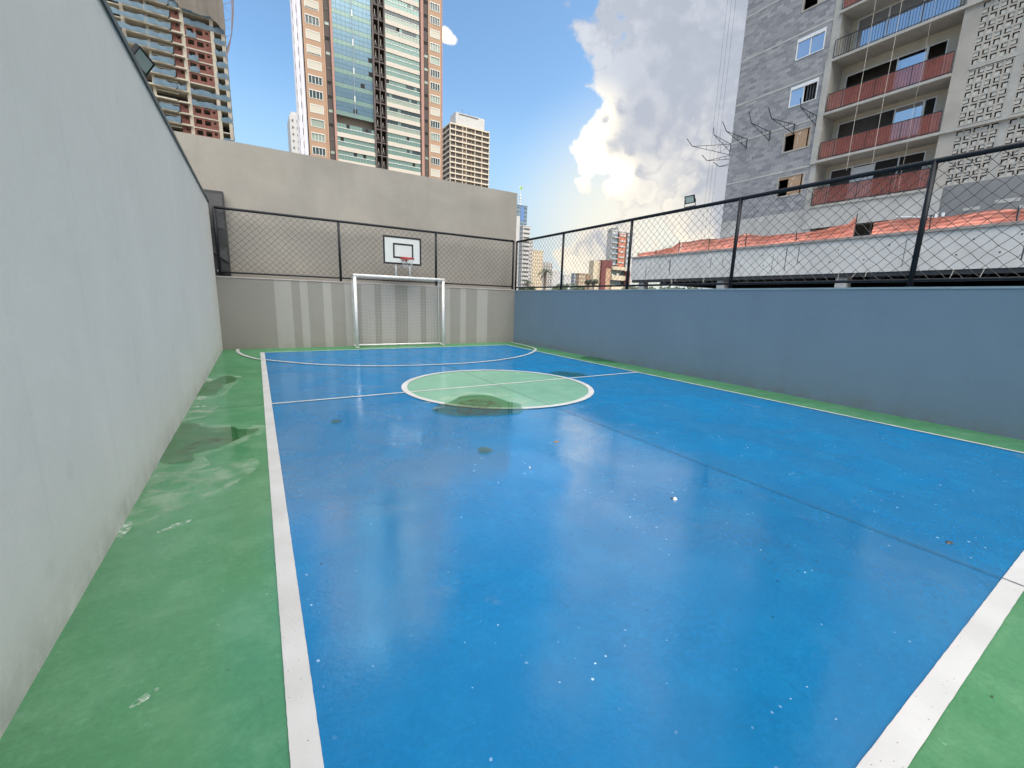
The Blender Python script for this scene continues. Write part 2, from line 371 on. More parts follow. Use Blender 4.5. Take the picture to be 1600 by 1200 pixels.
# ------------------------------------------------------------------ mesh helpers
ORG = {}
class MB:
    def __init__(s): s.v = []; s.f = []; s.mi = []
    def face(s, pts, m=0):
        b = len(s.v); s.v += [tuple(p) for p in pts]; s.f.append(tuple(range(b, b + len(pts)))); s.mi.append(m)
    def box(s, x0, x1, y0, y1, z0, z1, m=0):
        if x0 > x1: x0, x1 = x1, x0
        if y0 > y1: y0, y1 = y1, y0
        if z0 > z1: z0, z1 = z1, z0
        b = len(s.v)
        s.v += [(x0, y0, z0), (x1, y0, z0), (x1, y1, z0), (x0, y1, z0), (x0, y0, z1), (x1, y0, z1), (x1, y1, z1), (x0, y1, z1)]
        for f in ((0, 3, 2, 1), (4, 5, 6, 7), (0, 1, 5, 4), (1, 2, 6, 5), (2, 3, 7, 6), (3, 0, 4, 7)):
            s.f.append(tuple(b + i for i in f)); s.mi.append(m)
        return s
    def tube(s, pts, r, n=8, m=0, cap=True, r1=None):
        pts = [Vector(p) for p in pts]; b = len(s.v); N = len(pts)
        for i, p in enumerate(pts):
            d = (pts[min(i + 1, N - 1)] - pts[max(i - 1, 0)]).normalized()
            a = d.cross(Vector((0, 0, 1)))
            if a.length < .05: a = d.cross(Vector((0, 1, 0)))
            a.normalize(); c = d.cross(a)
            rr = r if r1 is None else r + (r1 - r) * i / (N - 1)
            for k in range(n):
                t = 2 * math.pi * (k + .5) / n
                s.v.append(tuple(p + a * (rr * math.cos(t)) + c * (rr * math.sin(t))))
        for i in range(N - 1):
            for k in range(n):
                k2 = (k + 1) % n
                s.f.append((b + i * n + k, b + i * n + k2, b + (i + 1) * n + k2, b + (i + 1) * n + k)); s.mi.append(m)
        if cap:
            s.f.append(tuple(b + k for k in range(n))[::-1]); s.mi.append(m)
            s.f.append(tuple(b + (N - 1) * n + k for k in range(n))); s.mi.append(m)
        return s
    def prism(s, poly, z0, z1, m=0):
        """horizontal polygon extruded in z"""
        n = len(poly); b = len(s.v)
        s.v += [(p[0], p[1], z0) for p in poly] + [(p[0], p[1], z1) for p in poly]
        s.f.append(tuple(range(b + n, b + 2 * n))); s.mi.append(m)
        s.f.append(tuple(range(b, b + n))[::-1]); s.mi.append(m)
        for i in range(n):
            j = (i + 1) % n; s.f.append((b + i, b + j, b + n + j, b + n + i)); s.mi.append(m)
        return s
    def grid(s, fn, nu, nv, m=0):
        b = len(s.v)
        for i in range(nu + 1):
            for j in range(nv + 1): s.v.append(tuple(fn(i / nu, j / nv)))
        for i in range(nu):
            for j in range(nv):
                a = b + i * (nv + 1) + j; s.f.append((a, a + 1, a + nv + 2, a + nv + 1)); s.mi.append(m)
        return s
    def wall(s, axis, pos, u0, u1, v0, v1, holes, depth, m=0, mr=None):
        """wall face in plane x=pos or y=pos (seen from the low side) with real openings and their reveals"""
        mr = m if mr is None else mr
        us = sorted({u0, u1} | {h[0] for h in holes} | {h[1] for h in holes}); vsx = sorted({v0, v1} | {h[2] for h in holes} | {h[3] for h in holes})
        P = (lambda d, u, v: (pos + d, u, v)) if axis == 'x' else (lambda d, u, v: (u, pos + d, v))
        for i in range(len(us) - 1):
            for j in range(len(vsx) - 1):
                cu, cv = (us[i] + us[i + 1]) / 2, (vsx[j] + vsx[j + 1]) / 2
                if any(h[0] < cu < h[1] and h[2] < cv < h[3] for h in holes): continue
                s.face([P(0, us[i], vsx[j]), P(0, us[i + 1], vsx[j]), P(0, us[i + 1], vsx[j + 1]), P(0, us[i], vsx[j + 1])], m)
        for (a, b_, c, d) in [h[:4] for h in holes]:
            s.face([P(0, a, c), P(0, b_, c), P(depth, b_, c), P(depth, a, c)], mr); s.face([P(0, a, d), P(0, b_, d), P(depth, b_, d), P(depth, a, d)], mr)
            s.face([P(0, a, c), P(0, a, d), P(depth, a, d), P(depth, a, c)], mr); s.face([P(0, b_, c), P(0, b_, d), P(depth, b_, d), P(depth, b_, c)], mr)
        return s
    def build(s, name, mats, parent=None, smooth=False, bevel=0., label=None):
        if isinstance(mats, str): mats = [mats]
        o_ = ORG.get(parent, Vector((0, 0, 0))) if parent is not None else Vector((0, 0, 0))
        me = bpy.data.meshes.new(name)
        me.from_pydata([(v[0] - o_.x, v[1] - o_.y, v[2] - o_.z) for v in s.v], [], s.f)
        for mm in mats: me.materials.append(MATS[mm])
        for p, i in zip(me.polygons, s.mi): p.material_index = i; p.use_smooth = smooth
        me.update()
        o = bpy.data.objects.new(name, me); col.objects.link(o)
        if parent is not None: o.parent = parent; ORG[o] = o_
        if bevel:
            b = o.modifiers.new('bevel', 'BEVEL'); b.width = bevel; b.segments = 2; b.limit_method = 'ANGLE'
        if label: o['label'] = label
        return o
def tag(o, label=None, cat=None, group=None, kind=None):
    if label: o['label'] = label
    if cat: o['category'] = cat
    if group: o['group'] = group
    if kind: o['kind'] = kind
    return o
def thing(name, label, cat, loc=(0, 0, 0), group=None):
    o = bpy.data.objects.new(name, None); col.objects.link(o); o.location = loc; o.empty_display_size = .2
    ORG[o] = Vector(loc); return tag(o, label, cat, group)
def spline(pts, n=8):
    P = [Vector((p[0], p[1], p[2] if len(p) > 2 else 0)) for p in pts]; out = []
    for i in range(len(P) - 1):
        a, b, c, d = P[max(i - 1, 0)], P[i], P[i + 1], P[min(i + 2, len(P) - 1)]
        for k in range(n):
            t = k / n
            out.append(.5 * ((2 * b) + (c - a) * t + (2 * a - 5 * b + 4 * c - d) * t * t + (3 * b - a - 3 * c + d) * t ** 3))
    out.append(P[-1]); return out
def closed_spline(pts, n=6):
    P = [Vector((p[0], p[1], 0)) for p in pts]; out = []; L = len(P)
    for i in range(L):
        a, b, c, d = P[i - 1], P[i], P[(i + 1) % L], P[(i + 2) % L]
        for k in range(n):
            t = k / n
            out.append(.5 * ((2 * b) + (c - a) * t + (2 * a - 5 * b + 4 * c - d) * t * t + (3 * b - a - 3 * c + d) * t ** 3))
    return out

# ================================================================== SETTING: ground and court floor
XL, XR, YB = -.906, 8.543, 14.2
mb = MB(); mb.face([(-3000, -3000, -3), (3000, -3000, -3), (3000, 4000, -3), (-3000, 4000, -3)]); tag(mb.build('ground', 'earth'), kind='structure')
mb = MB(); mb.face([(11, -200, -2.99), (18, -200, -2.99), (18, 300, -2.99), (11, 300, -2.99)]); tag(mb.build('road', 'asphalt'), kind='structure')
mb = MB(); mb.box(XL - .2, XR + .2, -7, YB + .15, -.4, 0); tag(mb.build('court_floor', 'court_green'), kind='structure')
NX = .012
def ragged(x0, x1, y0, y1, z, amp=.004, step=.05):
    """paint rectangle with slightly uneven edges"""
    pts = []
    def seg(a, b):
        n = max(2, int((Vector(b) - Vector(a)).length / step)); d = (Vector(b) - Vector(a)); nrm = Vector((-d.y, d.x)).normalized()
        for i in range(n):
            p = Vector(a) + d * (i / n) + nrm * random.uniform(-amp, amp); pts.append(p)
    seg((x0, y0), (x1, y0)); seg((x1, y0), (x1, y1)); seg((x1, y1), (x0, y1)); seg((x0, y1), (x0, y0))
    return pts
def near(x): return .36 + .018 * (x - 1.72)
mb = MB(); mb.face([(.05, near(.05)), (7.69, near(7.69)), (7.69, 13.245), (.05, 13.20)] and [(.05, near(.05), .004), (7.69, near(7.69), .004), (7.69, 13.245, .004), (.05, 13.20, .004)])
tag(mb.build('blue_court', 'court_blue'), kind='structure')
CX, CY, CR = 3.83, 6.86, 1.72
mb = MB(); mb.face([(CX + CR * math.cos(a * math.pi / 48), CY + CR * math.sin(a * math.pi / 48), .008) for a in range(96)])
tag(mb.build('centre_circle', 'court_mint'), kind='structure')
# white lines
mb = MB(); ZL = .012
def strip(path, w, z, m=0, amp=.0008):
    P = [Vector((p[0], p[1], 0)) for p in path]; b = len(mb.v); n = len(P)
    for i, p in enumerate(P):
        d = (P[min(i + 1, n - 1)] - P[max(i - 1, 0)]).normalized(); s = Vector((-d.y, d.x, 0))
        a1, a2 = random.uniform(-amp, amp), random.uniform(-amp, amp)
        l = p + s * (w / 2 + a1); r = p - s * (w / 2 + a2); mb.v += [(l.x, l.y, z), (r.x, r.y, z)]
    for i in range(n - 1): mb.f.append((b + 2 * i, b + 2 * i + 1, b + 2 * i + 3, b + 2 * i + 2)); mb.mi.append(m)
def dense(a, b, step=.025):
    a, b = Vector(a), Vector(b); n = max(2, int((b - a).length / step)); return [a + (b - a) * i / n for i in range(n + 1)]
strip(dense((.032, -1.2), (.032, 13.22)), .098, ZL)
strip(dense((.10, 13.225), (7.70, 13.27)), .05, ZL)
strip(dense((7.70, .30), (7.70, 13.27)), .052, ZL)
strip(dense((.084, 6.925), (7.67, 6.99)), .055, ZL)
strip(dense((.084, near(.08) - .02), (7.72, near(7.72) - .02), .05), .095, ZL)
tag(mb.build('court_lines', 'line_white'), kind='structure')
mb = MB()
strip([(CX + 1.735 * math.cos(a * math.pi / 60), CY + 1.735 * math.sin(a * math.pi / 60)) for a in range(121)], .10, ZL + .004)
tag(mb.build('circle_line', 'line_white'), kind='structure')
mb = MB()
arc = spline([(8.31, 14.19), (8.30, 13.7), (8.25, 12.9), (8.10, 12.1), (7.86, 11.6), (7.34, 11.02), (6.62, 10.42), (5.82, 9.98), (4.95, 9.70), (3.93, 9.62), (2.43, 9.84), (1.14, 10.53), (.05, 11.7), (-.19, 12.13), (-.40, 12.75), (-.53, 13.45), (-.555, 14.06)], 8)
strip(arc, .075, ZL + .008); strip([(-.555, 14.04), (-.555, 14.10)], .12, ZL + .010)
tag(mb.build('penalty_arc', 'line_white'), kind='structure')
mb = MB()
strip(dense((3.83, -2), (3.83, near(3.8) - .09)), .007, .005, 0, .001); strip(dense((3.83, near(3.8) + .03), (3.83, 14.1)), .0075, .0115, 0, .001)
strip(dense((3.83, near(3.8) - .08), (3.83, near(3.8) + .03)), .008, ZL + .003, 0, .001)
tag(mb.build('floor_joint', 'dark_joint'), kind='structure')
mb = MB(); strip(dense((-.9, 6.93), (-.02, 6.95)), .014, .004, 0, .003); strip(dense((XR - .0, 6.93), (7.74, 6.95)), .014, .004, 0, .003)
tag(mb.build('joint_in_border', 'joint_green'), kind='structure')

# puddles
def puddle(name, pts, label, n=6, jit=.008, z=.022, rim=None):
    P = closed_spline(pts, n); P = [p + Vector((random.uniform(-jit, jit), random.uniform(-jit, jit), 0)) for p in P]
    t = MB(); t.face([(p.x, p.y, z) for p in P]); o = t.build(name, 'water_film'); tag(o, label, 'puddle')
    return o
puddle('puddle', [(-.9, 8.97), (-.81, 9.2), (-.72, 9.51), (-.61, 9.67), (-.49, 9.59), (-.43, 9.3), (-.46, 8.97), (-.62, 8.68), (-.57, 8.5), (-.65, 8.22), (-.66, 7.93), (-.76, 7.87), (-.88, 7.96), (-.905, 7.9), (-.905, 8.4)],
       'small thin puddle on the green border against the left wall, beyond the larger one', z=.008)
puddle('puddle', [(-.905, 6.25), (-.84, 6.29), (-.74, 6.22), (-.65, 6.02), (-.52, 5.92), (-.36, 5.9), (-.3, 5.76), (-.19, 5.7), (-.09, 5.69), (-.12, 5.55), (-.23, 5.42), (-.33, 5.28), (-.44, 5.14), (-.57, 5.06), (-.65, 5.01), (-.63, 4.86), (-.66, 4.78), (-.73, 4.8), (-.79, 4.79), (-.905, 4.95), (-.905, 5.6)],
       'pointed puddle with brown sediment on the green border by the left wall', z=.008)
puddle('puddle', [(2.07, 5.65), (2.17, 5.79), (2.29, 5.88), (2.48, 5.99), (2.63, 6.11), (2.83, 6.28), (3.1, 6.28), (3.27, 6.09), (3.31, 5.82), (3.33, 5.6), (3.42, 5.45), (3.2, 5.02), (2.91, 4.97), (2.64, 5.03), (2.37, 5.12), (2.21, 5.23), (2.12, 5.37), (2.07, 5.52)],
       'dark puddle lying across the near edge of the white centre circle')
puddle('puddle', [(5.64, 7.69), (5.9, 7.72), (6.15, 7.50), (6.24, 7.32), (6.2, 7.10), (6.02, 7.03), (5.85, 7.05), (5.6, 7.35)], 'shallow puddle at the far right edge of the centre circle')
puddle('puddle', [(8.02, 9.5), (8.3, 9.65), (8.53, 9.4), (8.53, 8.62), (8.4, 8.5), (8.15, 8.7), (8.01, 8.95)], 'dark puddle on the green strip at the foot of the blue wall')
puddle('puddle', [(1.93, 3.86), (1.99, 3.92), (2.06, 3.86), (2.05, 3.77), (1.98, 3.74), (1.91, 3.78)], 'tiny wet spot on the blue floor in front of the centre circle', jit=.006)
puddle('puddle', [(.69, 5.58), (.74, 5.66), (.82, 5.62), (.81, 5.54), (.73, 5.52)], 'tiny wet spot on the blue floor near the left white line', jit=.006)
# pale dried rims and stains painted by evaporated water, as thin flat deposits
M('mineral_rim', (.34, .52, .36), .8, .2, 12); M('mineral_white', (.66, .72, .66), .9, .2, 25)
def sheer_stain(name, c, cov, sc):
    mt, q, b, o = principled(name); P = q.geo()
    q.put(b.inputs['Base Color'], c); q.put(b.inputs['Roughness'], .9); q.put(b.inputs['Specular IOR Level'], 0.)
    q.put(b.inputs['Alpha'], q.mr(q.noise(P, sc, 6, .65, .5), .42, .68, 0, cov)); MATS[name] = mt
sheer_stain('silt', (.14, .085, .035), .6, 9); sheer_stain('chalky', (.36, .46, .36), .42, 5); sheer_stain('chalky_white', (.55, .62, .56), .7, 30); sheer_stain('silt_thin', (.13, .10, .07), .5, 5)
def stain(name, pts, mat, label, z=.017):
    t = MB(); P = closed_spline(pts, 5); t.face([(p.x, p.y, z) for p in P]); return tag(t.build(name, mat), label, 'stain', kind='structure')
stain('silt_stain', [(-.80, 5.15), (-.70, 5.42), (-.55, 5.5), (-.35, 5.42), (-.5, 5.32), (-.66, 5.2), (-.76, 5.05)], 'silt', 'brown silt in the puddle by the left wall', z=.006)
stain('silt_stain', [(2.35, 5.3), (2.5, 5.75), (2.8, 6.0), (3.1, 5.85), (3.05, 5.35), (2.7, 5.15)], 'silt', 'brown silt in the centre puddle')
for pts in ([(-.9, 6.3), (-.7, 6.28), (-.6, 6.1), (-.4, 6.0), (-.2, 5.9), (0, 5.8), (.0, 5.55), (-.15, 5.35), (-.35, 5.1), (-.55, 4.95), (-.5, 4.6), (-.9, 4.6), (-.9, 5.5)],
            [(-.9, 9.4), (-.6, 9.9), (-.38, 9.6), (-.35, 9.2), (-.45, 8.7), (-.5, 8.2), (-.6, 7.7), (-.9, 7.6), (-.9, 8.5)],
            [(-.9, 4.55), (-.5, 4.5), (-.2, 4.7), (-.1, 4.4), (-.4, 3.9), (-.9, 3.6)], [(-.9, 7.5), (-.6, 7.2), (-.65, 6.6), (-.9, 6.4)],
            [(2.1, 6.1), (2.5, 6.35), (3.0, 6.55), (3.5, 6.3), (3.7, 5.7), (3.6, 5.3), (3.3, 5.1), (3.4, 5.6), (3.3, 6.1), (2.9, 6.3), (2.5, 6.1)]):
    stain('dried_edge', pts, 'chalky', 'pale dried water mark', z=.003 if pts[0][0] < 1 else .0095)
for (x, y, a, b, r) in ((-.84, 7.75, .09, .14, .3), (-.86, 9.35, .05, .2, .2), (-.88, 3.55, .03, .12, 0), (-.6, 3.45, .10, .025, .5), (-.82, 6.9, .08, .03, .2), (-.80, 7.15, .09, .03, .1), (-.5, 1.93, .05, .018, .6), (-.62, 1.62, .07, .014, .9)):
    stain('white_deposit', [(x + a * math.cos(t) * math.cos(r) - b * math.sin(t) * math.sin(r), y + a * math.cos(t) * math.sin(r) + b * math.sin(t) * math.cos(r)) for t in [i * math.pi / 5 + random.uniform(-.2, .2) for i in range(10)]], 'chalky_white', 'white mineral deposit', z=.005)

# loose bits lying on the floor
def chip(x, y, r, mat, name, label, cat, h=.3, rot=0):
    t = MB(); n = 7; top = [Vector((x + r * random.uniform(.6, 1) * math.cos(2 * math.pi * i / n) * (1.5 if rot else 1), y + r * random.uniform(.6, 1) * math.sin(2 * math.pi * i / n))) for i in range(n)]
    b = len(t.v)
    t.v += [(p.x, p.y, .006) for p in top] + [(x + (p.x - x) * .6, y + (p.y - y) * .6, .006 + r * h) for p in top]
    t.f.append(tuple(range(n, 2 * n))); t.mi.append(0)
    for i in range(n): t.f.append((i, (i + 1) % n, n + (i + 1) % n, n + i)); t.mi.append(0)
    return tag(t.build(name, mat), label, cat)
chip(2.89, 2.10, .024, 'stone_pale', 'stone_chip', 'pale stone chip lying alone on the blue floor in front of the camera', 'stone', .7)
chip(2.885, 2.125, .014, 'charcoal', 'stone_chip', 'small dark fragment beside the pale chip on the blue floor', 'stone', .5)
a_ = at(828, 732, z=0); chip(a_.x, a_.y, .012, 'stone_pale', 'stone_chip', 'tiny white pebble on the blue floor below the cloud reflection', 'stone', .6)
a_ = at(869, 691, z=0); chip(a_.x, a_.y, .035, 'dry_leaf', 'dry_leaf', 'brown leaf fragment on the bright reflection in the blue floor', 'leaf', .15, 1)
a_ = at(1483, 849, z=0); chip(a_.x, a_.y, .026, 'charcoal', 'dark_chip', 'dark chip on the blue floor near the right edge of the frame', 'debris', .3, 1)
a_ = at(1550, 1090, z=0); chip(a_.x, a_.y, .007, 'charcoal', 'dark_chip', 'dark speck on the green corner at the bottom right', 'debris', .4)
a_ = at(438, 632, z=0)

# ================================================================== WALLS AROUND THE COURT
w = thing('side_wall', 'tall smooth light grey plastered wall with dark metal capping along the left of the court', 'wall', (XL, 4, 0))
mb = MB(); mb.box(XL - .2, XL, -7, YB - .001, 0, 3.895); mb.build('wall_body', 'plaster_grey', w)
mb = MB(); mb.box(XL - .24, XL + .022, -7, YB + .02, 3.895, 3.925); mb.box(XL + .004, XL + .022, -7, YB + .02, 3.865, 3.895); mb.build('capping', 'flashing', w)

w = thing('end_wall', 'low grey end wall painted with pale vertical stripes behind the goal', 'wall', (4, YB, 0))
edges = [(.46, .90), (1.12, 1.33), (1.75, 1.98), (2.37, 2.74), (2.86, 3.27), (3.49, 3.93), (4.36, 4.80), (5.0, 5.4), (5.66, 5.88), (6.28, 6.5), (6.94, 7.37)]
mb = MB(); xs = [XL - .1]
for a, b in edges: xs += [a, b]
xs.append(XR)
for i in range(len(xs) - 1):
    mb.face([(xs[i], YB, 0), (xs[i + 1], YB, 0), (xs[i + 1], YB, 1.975), (xs[i], YB, 1.975)], i % 2)
mb.face([(XL - .1, YB + .15, 0), (XR, YB + .15, 0), (XR, YB + .15, 1.975), (XL - .1, YB + .15, 1.975)])
mb.build('wall_body', ['plaster_dark', 'plaster_light'], w)
mb = MB(); mb.box(XL - .1, XR - .001, YB - .015, YB + .165, 1.975, 2.01); mb.build('coping', 'coping', w)

w = thing('side_wall', 'low blue grey plastered wall carrying the fence along the right of the court', 'wall', (XR, 4, 0))
mb = MB(); mb.box(XR, XR + .16, -7, YB + .15, 0, 1.955); mb.build('wall_body', 'plaster_blue', w)
mb = MB(); mb.box(XR - .008, XR + .18, -7, YB + .17, 1.955, 1.985); mb.build('coping', 'coping_blue', w)

w = thing('boundary_wall', 'high blank taupe rendered wall standing behind the end fence', 'wall', (0, 14.7, -3))
mb = MB(); mb.box(-14, at(808.5, 302, y=14.7).x, 14.7, 14.95, -3, 5.6)
mb.build('wall_body', 'plaster_taupe', w)

# closing wall behind the camera
w = thing('rear_wall', 'plain grey wall closing the court behind the camera', 'wall', (4, -7, 0))
mb = MB(); mb.box(XL - .2, XR + .16, -7.2, -7.001, 0, 2.2); mb.build('wall_body', 'plaster_grey', w)

# dark corner cabinet
w = thing('steel_cabinet', 'narrow charcoal steel cabinet behind the fence in the far left corner', 'cabinet', (-.8, 14.5, 2.0))
mb = MB(); mb.box(-1.25, -.56, 14.42, 14.66, 2.02, 4.23); mb.build('cabinet_body', 'charcoal', w, bevel=.006)
mb = MB(); mb.box(-1.2, -.60, 14.405, 14.42, 3.27, 4.15); mb.build('panel', 'charcoal_light', w)
mb = MB(); mb.box(-1.2, -.60, 14.41, 14.42, 2.80, 3.20); mb.build('panel', 'charcoal', w)
mb = MB(); mb.face([(-.95, 14.40, 2.62), (-.60, 14.40, 2.36), (-.60, 14.40, 2.74), (-.95, 14.40, 2.74)]); mb.box(-.96, -.60, 14.395, 14.42, 2.74, 2.78); mb.build('sloped_cover', 'charcoal_light', w)
mb = MB(); mb.tube([(-.95, 14.39, 2.64), (-.58, 14.39, 2.37)], .018); mb.tube([(-.9, 14.37, 2.06), (-.62, 14.38, 2.12)], .012)
for i in range(9): mb.box(-.92 + i * .04, -.905 + i * .04, 14.38, 14.40, 2.05, 2.06 + .05 * random.random() + .03 * i % .09)
mb.build('pipework', 'black_steel', w)
mb = MB(); mb.box(-.86, -.77, 14.36, 14.40, 2.13, 2.18); mb.box(-.84, -.80, 14.36, 14.40, 2.18, 2.215); mb.build('valve', 'pale_frame', w)

# ================================================================== FENCES
def mesh_panel(f, u0, u1, z0, z1, seed):
    """diamond wire mesh; f(u,z,d) -> point"""
    rnd = random.Random(seed); mb = MB(); w, h = .090, .086
    nu = int(round((u1 - u0) / w)); nz = int(round((z1 - z0) / h)); w = (u1 - u0) / nu; h = (z1 - z0) / nz
    node = {}
    for i in range(nu + 1):
        for j in range(nz + 1):
            if (i + j) % 2 == 0:
                edge = i in (0, nu) or j in (0, nz); a = 0 if edge else .011
                sag = .010 * math.sin(i * .23 + seed) * math.sin(math.pi * j / nz)
                node[i, j] = (u0 + i * w + rnd.uniform(-a, a), z0 + j * h + rnd.uniform(-a, a) - sag, .018 * math.sin(i * .31 + seed * 2) * math.sin(math.pi * j / nz) + (0.002 if (i // 1) % 2 else -.002))
    for (i, j), p in node.items():
        for dj in (1, -1):
            qn = node.get((i + 1, j + dj))
            if qn:
                a = Vector(f(*p)); b = Vector(f(*qn)); mid = (a + b) / 2 + Vector((rnd.uniform(-.002, .002),) * 3)
                mb.tube([a, mid, b], .0040, 3, cap=False)
    return mb
def fence(t, f, posts, zt, zb, ztop_post):
    u0, u1 = posts[0], posts[-1]
    mb = MB(); mb.tube([f(u0 + (u1 - u0) * i / 20, zt, .004 * math.sin(i * 1.7)) for i in range(21)], .037, 12); mb.build('top_rail', 'black_steel', t, smooth=True)
    mb = MB(); mb.tube([f(u0 + (u1 - u0) * i / 20, zb, .0) for i in range(21)], .024, 10)
    u = u0
    mb.build('bottom_rail', 'black_steel', t, smooth=True)
    for u in posts:
        mb = MB(); mb.tube([f(u, ztop_post, 0), f(u, zt, 0)], .036, 12); mb.tube([f(u, ztop_post, 0), f(u, ztop_post + .012, 0)], .055, 12); mb.build('post', 'black_steel', t, smooth=True)
    for k in range(len(posts) - 1):
        a, b = sorted((posts[k], posts[k + 1])); mb = mesh_panel(f, a + .03, b - .03, zb + .01, zt - .02, k + int(abs(u0) * 7))
        # binding wire round the rails
        r = random.Random(k)
        n = int((b - a) / .18)
        for i in range(n):
            uu = a + (i + .5) * (b - a) / n + r.uniform(-.01, .01)
            for zz, rr in ((zt, .041), (zb, .028)):
                mb.tube([Vector(f(uu + .008 * math.sin(q_), zz, 0)) + (Vector(f(0, 0, 1)) - Vector(f(0, 0, 0))) * (rr * math.cos(q_)) + Vector((0, 0, rr * math.sin(q_))) for q_ in [i2 * math.pi / 3 for i2 in range(7)]], .003, 3, cap=False)
        mb.build('wire_mesh', 'black_wire', t)
t = thing('chain_link_fence', 'black chain link fence on the striped end wall behind the goal', 'fence', (4, YB, 2.01))
fence(t, lambda u, z, d: (u, YB + .07 + d, z), [-.80, 2.29, 5.39, 8.47], 3.78, 2.115, 2.01)
t = thing('chain_link_fence', 'black chain link fence along the top of the blue grey side wall', 'fence', (XR, 4, 1.985))
fence(t, lambda u, z, d: (XR + .05 + d, u, z), [14.24, 11.36, 8.44, 5.50, 2.59, -.34, -3.27, -6.2], 3.765, 2.085, 1.985)

# ================================================================== FLOODLIGHTS
def floodlight(label, loc, face, up, w=.25, h=.19):
    t = thing('floodlight', label, 'floodlight', loc, 'small flat floodlights on the court edge')
    face = Vector(face).normalized(); up = Vector(up); side = up.cross(face).normalized(); up = face.cross(side).normalized()
    c = Vector(loc) + Vector((0, 0, .05)) + up * (h / 2 + .02)
    def obox(mb, c, a, b, d, m=0):
        P = [c + side * (sx * a) + up * (sy * b) + face * (sz * d) for sx in (-1, 1) for sy in (-1, 1) for sz in (-1, 1)]
        b0 = len(mb.v); mb.v += [tuple(p) for p in P]
        for fc in ((0, 1, 3, 2), (4, 6, 7, 5), (0, 4, 5, 1), (2, 3, 7, 6), (0, 2, 6, 4), (1, 5, 7, 3)): mb.f.append(tuple(b0 + i for i in fc)); mb.mi.append(m)
    mb = MB(); obox(mb, c, w / 2, h / 2, .018)
    for s in (-1, 1):
        obox(mb, c + face * .022 + up * s * (h / 2 - .009), w / 2, .009, .006); obox(mb, c + face * .022 + side * s * (w / 2 - .009), .009, h / 2 - .018, .006)
    for k in range(7): obox(mb, c - face * .028 + side * ((k - 3) * w * .13), .004, h * .4, .012)
    mb.build('housing', 'black_steel', t, bevel=.003)
    mb = MB(); obox(mb, c + face * .019, w / 2 - .019, h / 2 - .019, .002); gl = mb.build('lamp_glass', 'lamp_glass', t)
    mb = MB()
    for s in (-1, 1): mb.tube([c + side * s * (w / 2 + .012) - face * .01, Vector(loc) + side * s * (w / 2 + .012) + Vector((0, 0, .01))], .007, 6)
    mb.tube([Vector(loc) + side * (w / 2 + .018) + Vector((0, 0, .01)), Vector(loc) - side * (w / 2 + .018) + Vector((0, 0, .01))], .008, 6)
    mb.build('bracket', 'black_steel', t)
    return t
floodlight('small black floodlight clamped to the fence rail against the clouds', (XR + .04, 6.70, 3.80), (-1, -.28, -.25), (-.25, 0, 1), .22, .17)
floodlight('small black floodlight tilted on the capping of the tall left wall', (XL - .05, 6.62, 3.925), (.92, -.30, -.62), (.45, 0, 1), .32, .17)

# ================================================================== GOAL AND HOOP
GY, GZ = 13.66, 2.20
gx0, gx1 = 2.585, 5.41
t = thing('goal', 'white tubular football goal with sagging net in front of the striped wall', 'goal', (4, GY, 0))
for x in (gx0, gx1):
    mb = MB(); mb.tube([(x, GY, .02), (x, GY, GZ - .04)], .045, 14); mb.tube([(x, GY, .016), (x, GY, .03)], .06, 12); mb.build('post', 'white_paint', t, smooth=True)
mb = MB(); mb.tube([(gx0 - .045, GY, GZ), (gx1 + .045, GY, GZ)], .045, 14); mb.build('crossbar', 'white_paint', t, smooth=True)
mb = MB(); gy2 = 14.08
for x in (gx0, gx1):
    mb.tube([(x, GY + .04, .05), (x, gy2, .05)], .022, 8)
    mb.tube([(x, gy2, .05), (x, gy2, GZ - .12), (x, gy2 - .05, GZ - .04), (x, GY + .04, GZ)], .014, 8)
mb.tube([(gx0, gy2, .05), (gx1, gy2, .05)], .022, 8)
mb.build('back_frame', 'white_worn', t, smooth=True)
mb = MB(); rn = random.Random(3)
def netp(u, v):  # u along x, v from bottom to top then forward
    x = gx0 + (gx1 - gx0) * u; s = math.sin(math.pi * u)
    if v < .86:
        k = v / .86; z = .06 + (GZ - .28) * k - .09 * s * k + .015 * math.sin(u * 19); y = gy2 + .02 - .10 * s * math.sin(math.pi * k) + .012 * math.sin(u * 13 + k * 7)
    else:
        k = (v - .86) / .14; z = (GZ - .22) - .09 * s * (1 - k) + .18 * k; y = gy2 + .02 - (gy2 - GY - .02) * k
    return (x, y, z)
for j in range(0, 22): mb.tube([netp(i / 36, j / 21) for i in range(37)], .0013, 3, cap=False)
for i in range(0, 27): mb.tube([netp(i / 26, j / 26) for j in range(27)], .0013, 3, cap=False)
for x in (gx0, gx1):
    for j in range(0, 20): mb.tube([(x, GY + (gy2 - GY) * k / 4, .08 + 2.05 * j / 20 + .012 * math.sin(k * 2 + j)) for k in range(5)], .0016, 3, cap=False)
    for k in range(1, 4): mb.tube([(x, GY + (gy2 - GY) * k / 4, .06 + 2.1 * j / 8) for j in range(9)], .0016, 3, cap=False)
mb.build('net', 'net_white', t)
mb = MB()
for k in range(26):
    x = gx0 + .1 + (gx1 - gx0 - .2) * rn.random(); mb.tube([(x, GY + .045 * math.sin(a), GZ - .0 - .047 * math.cos(a)) for a in [i * math.pi / 4 for i in range(9)]], .004, 3, cap=False)
mb.build('net_ties', 'net_white', t)

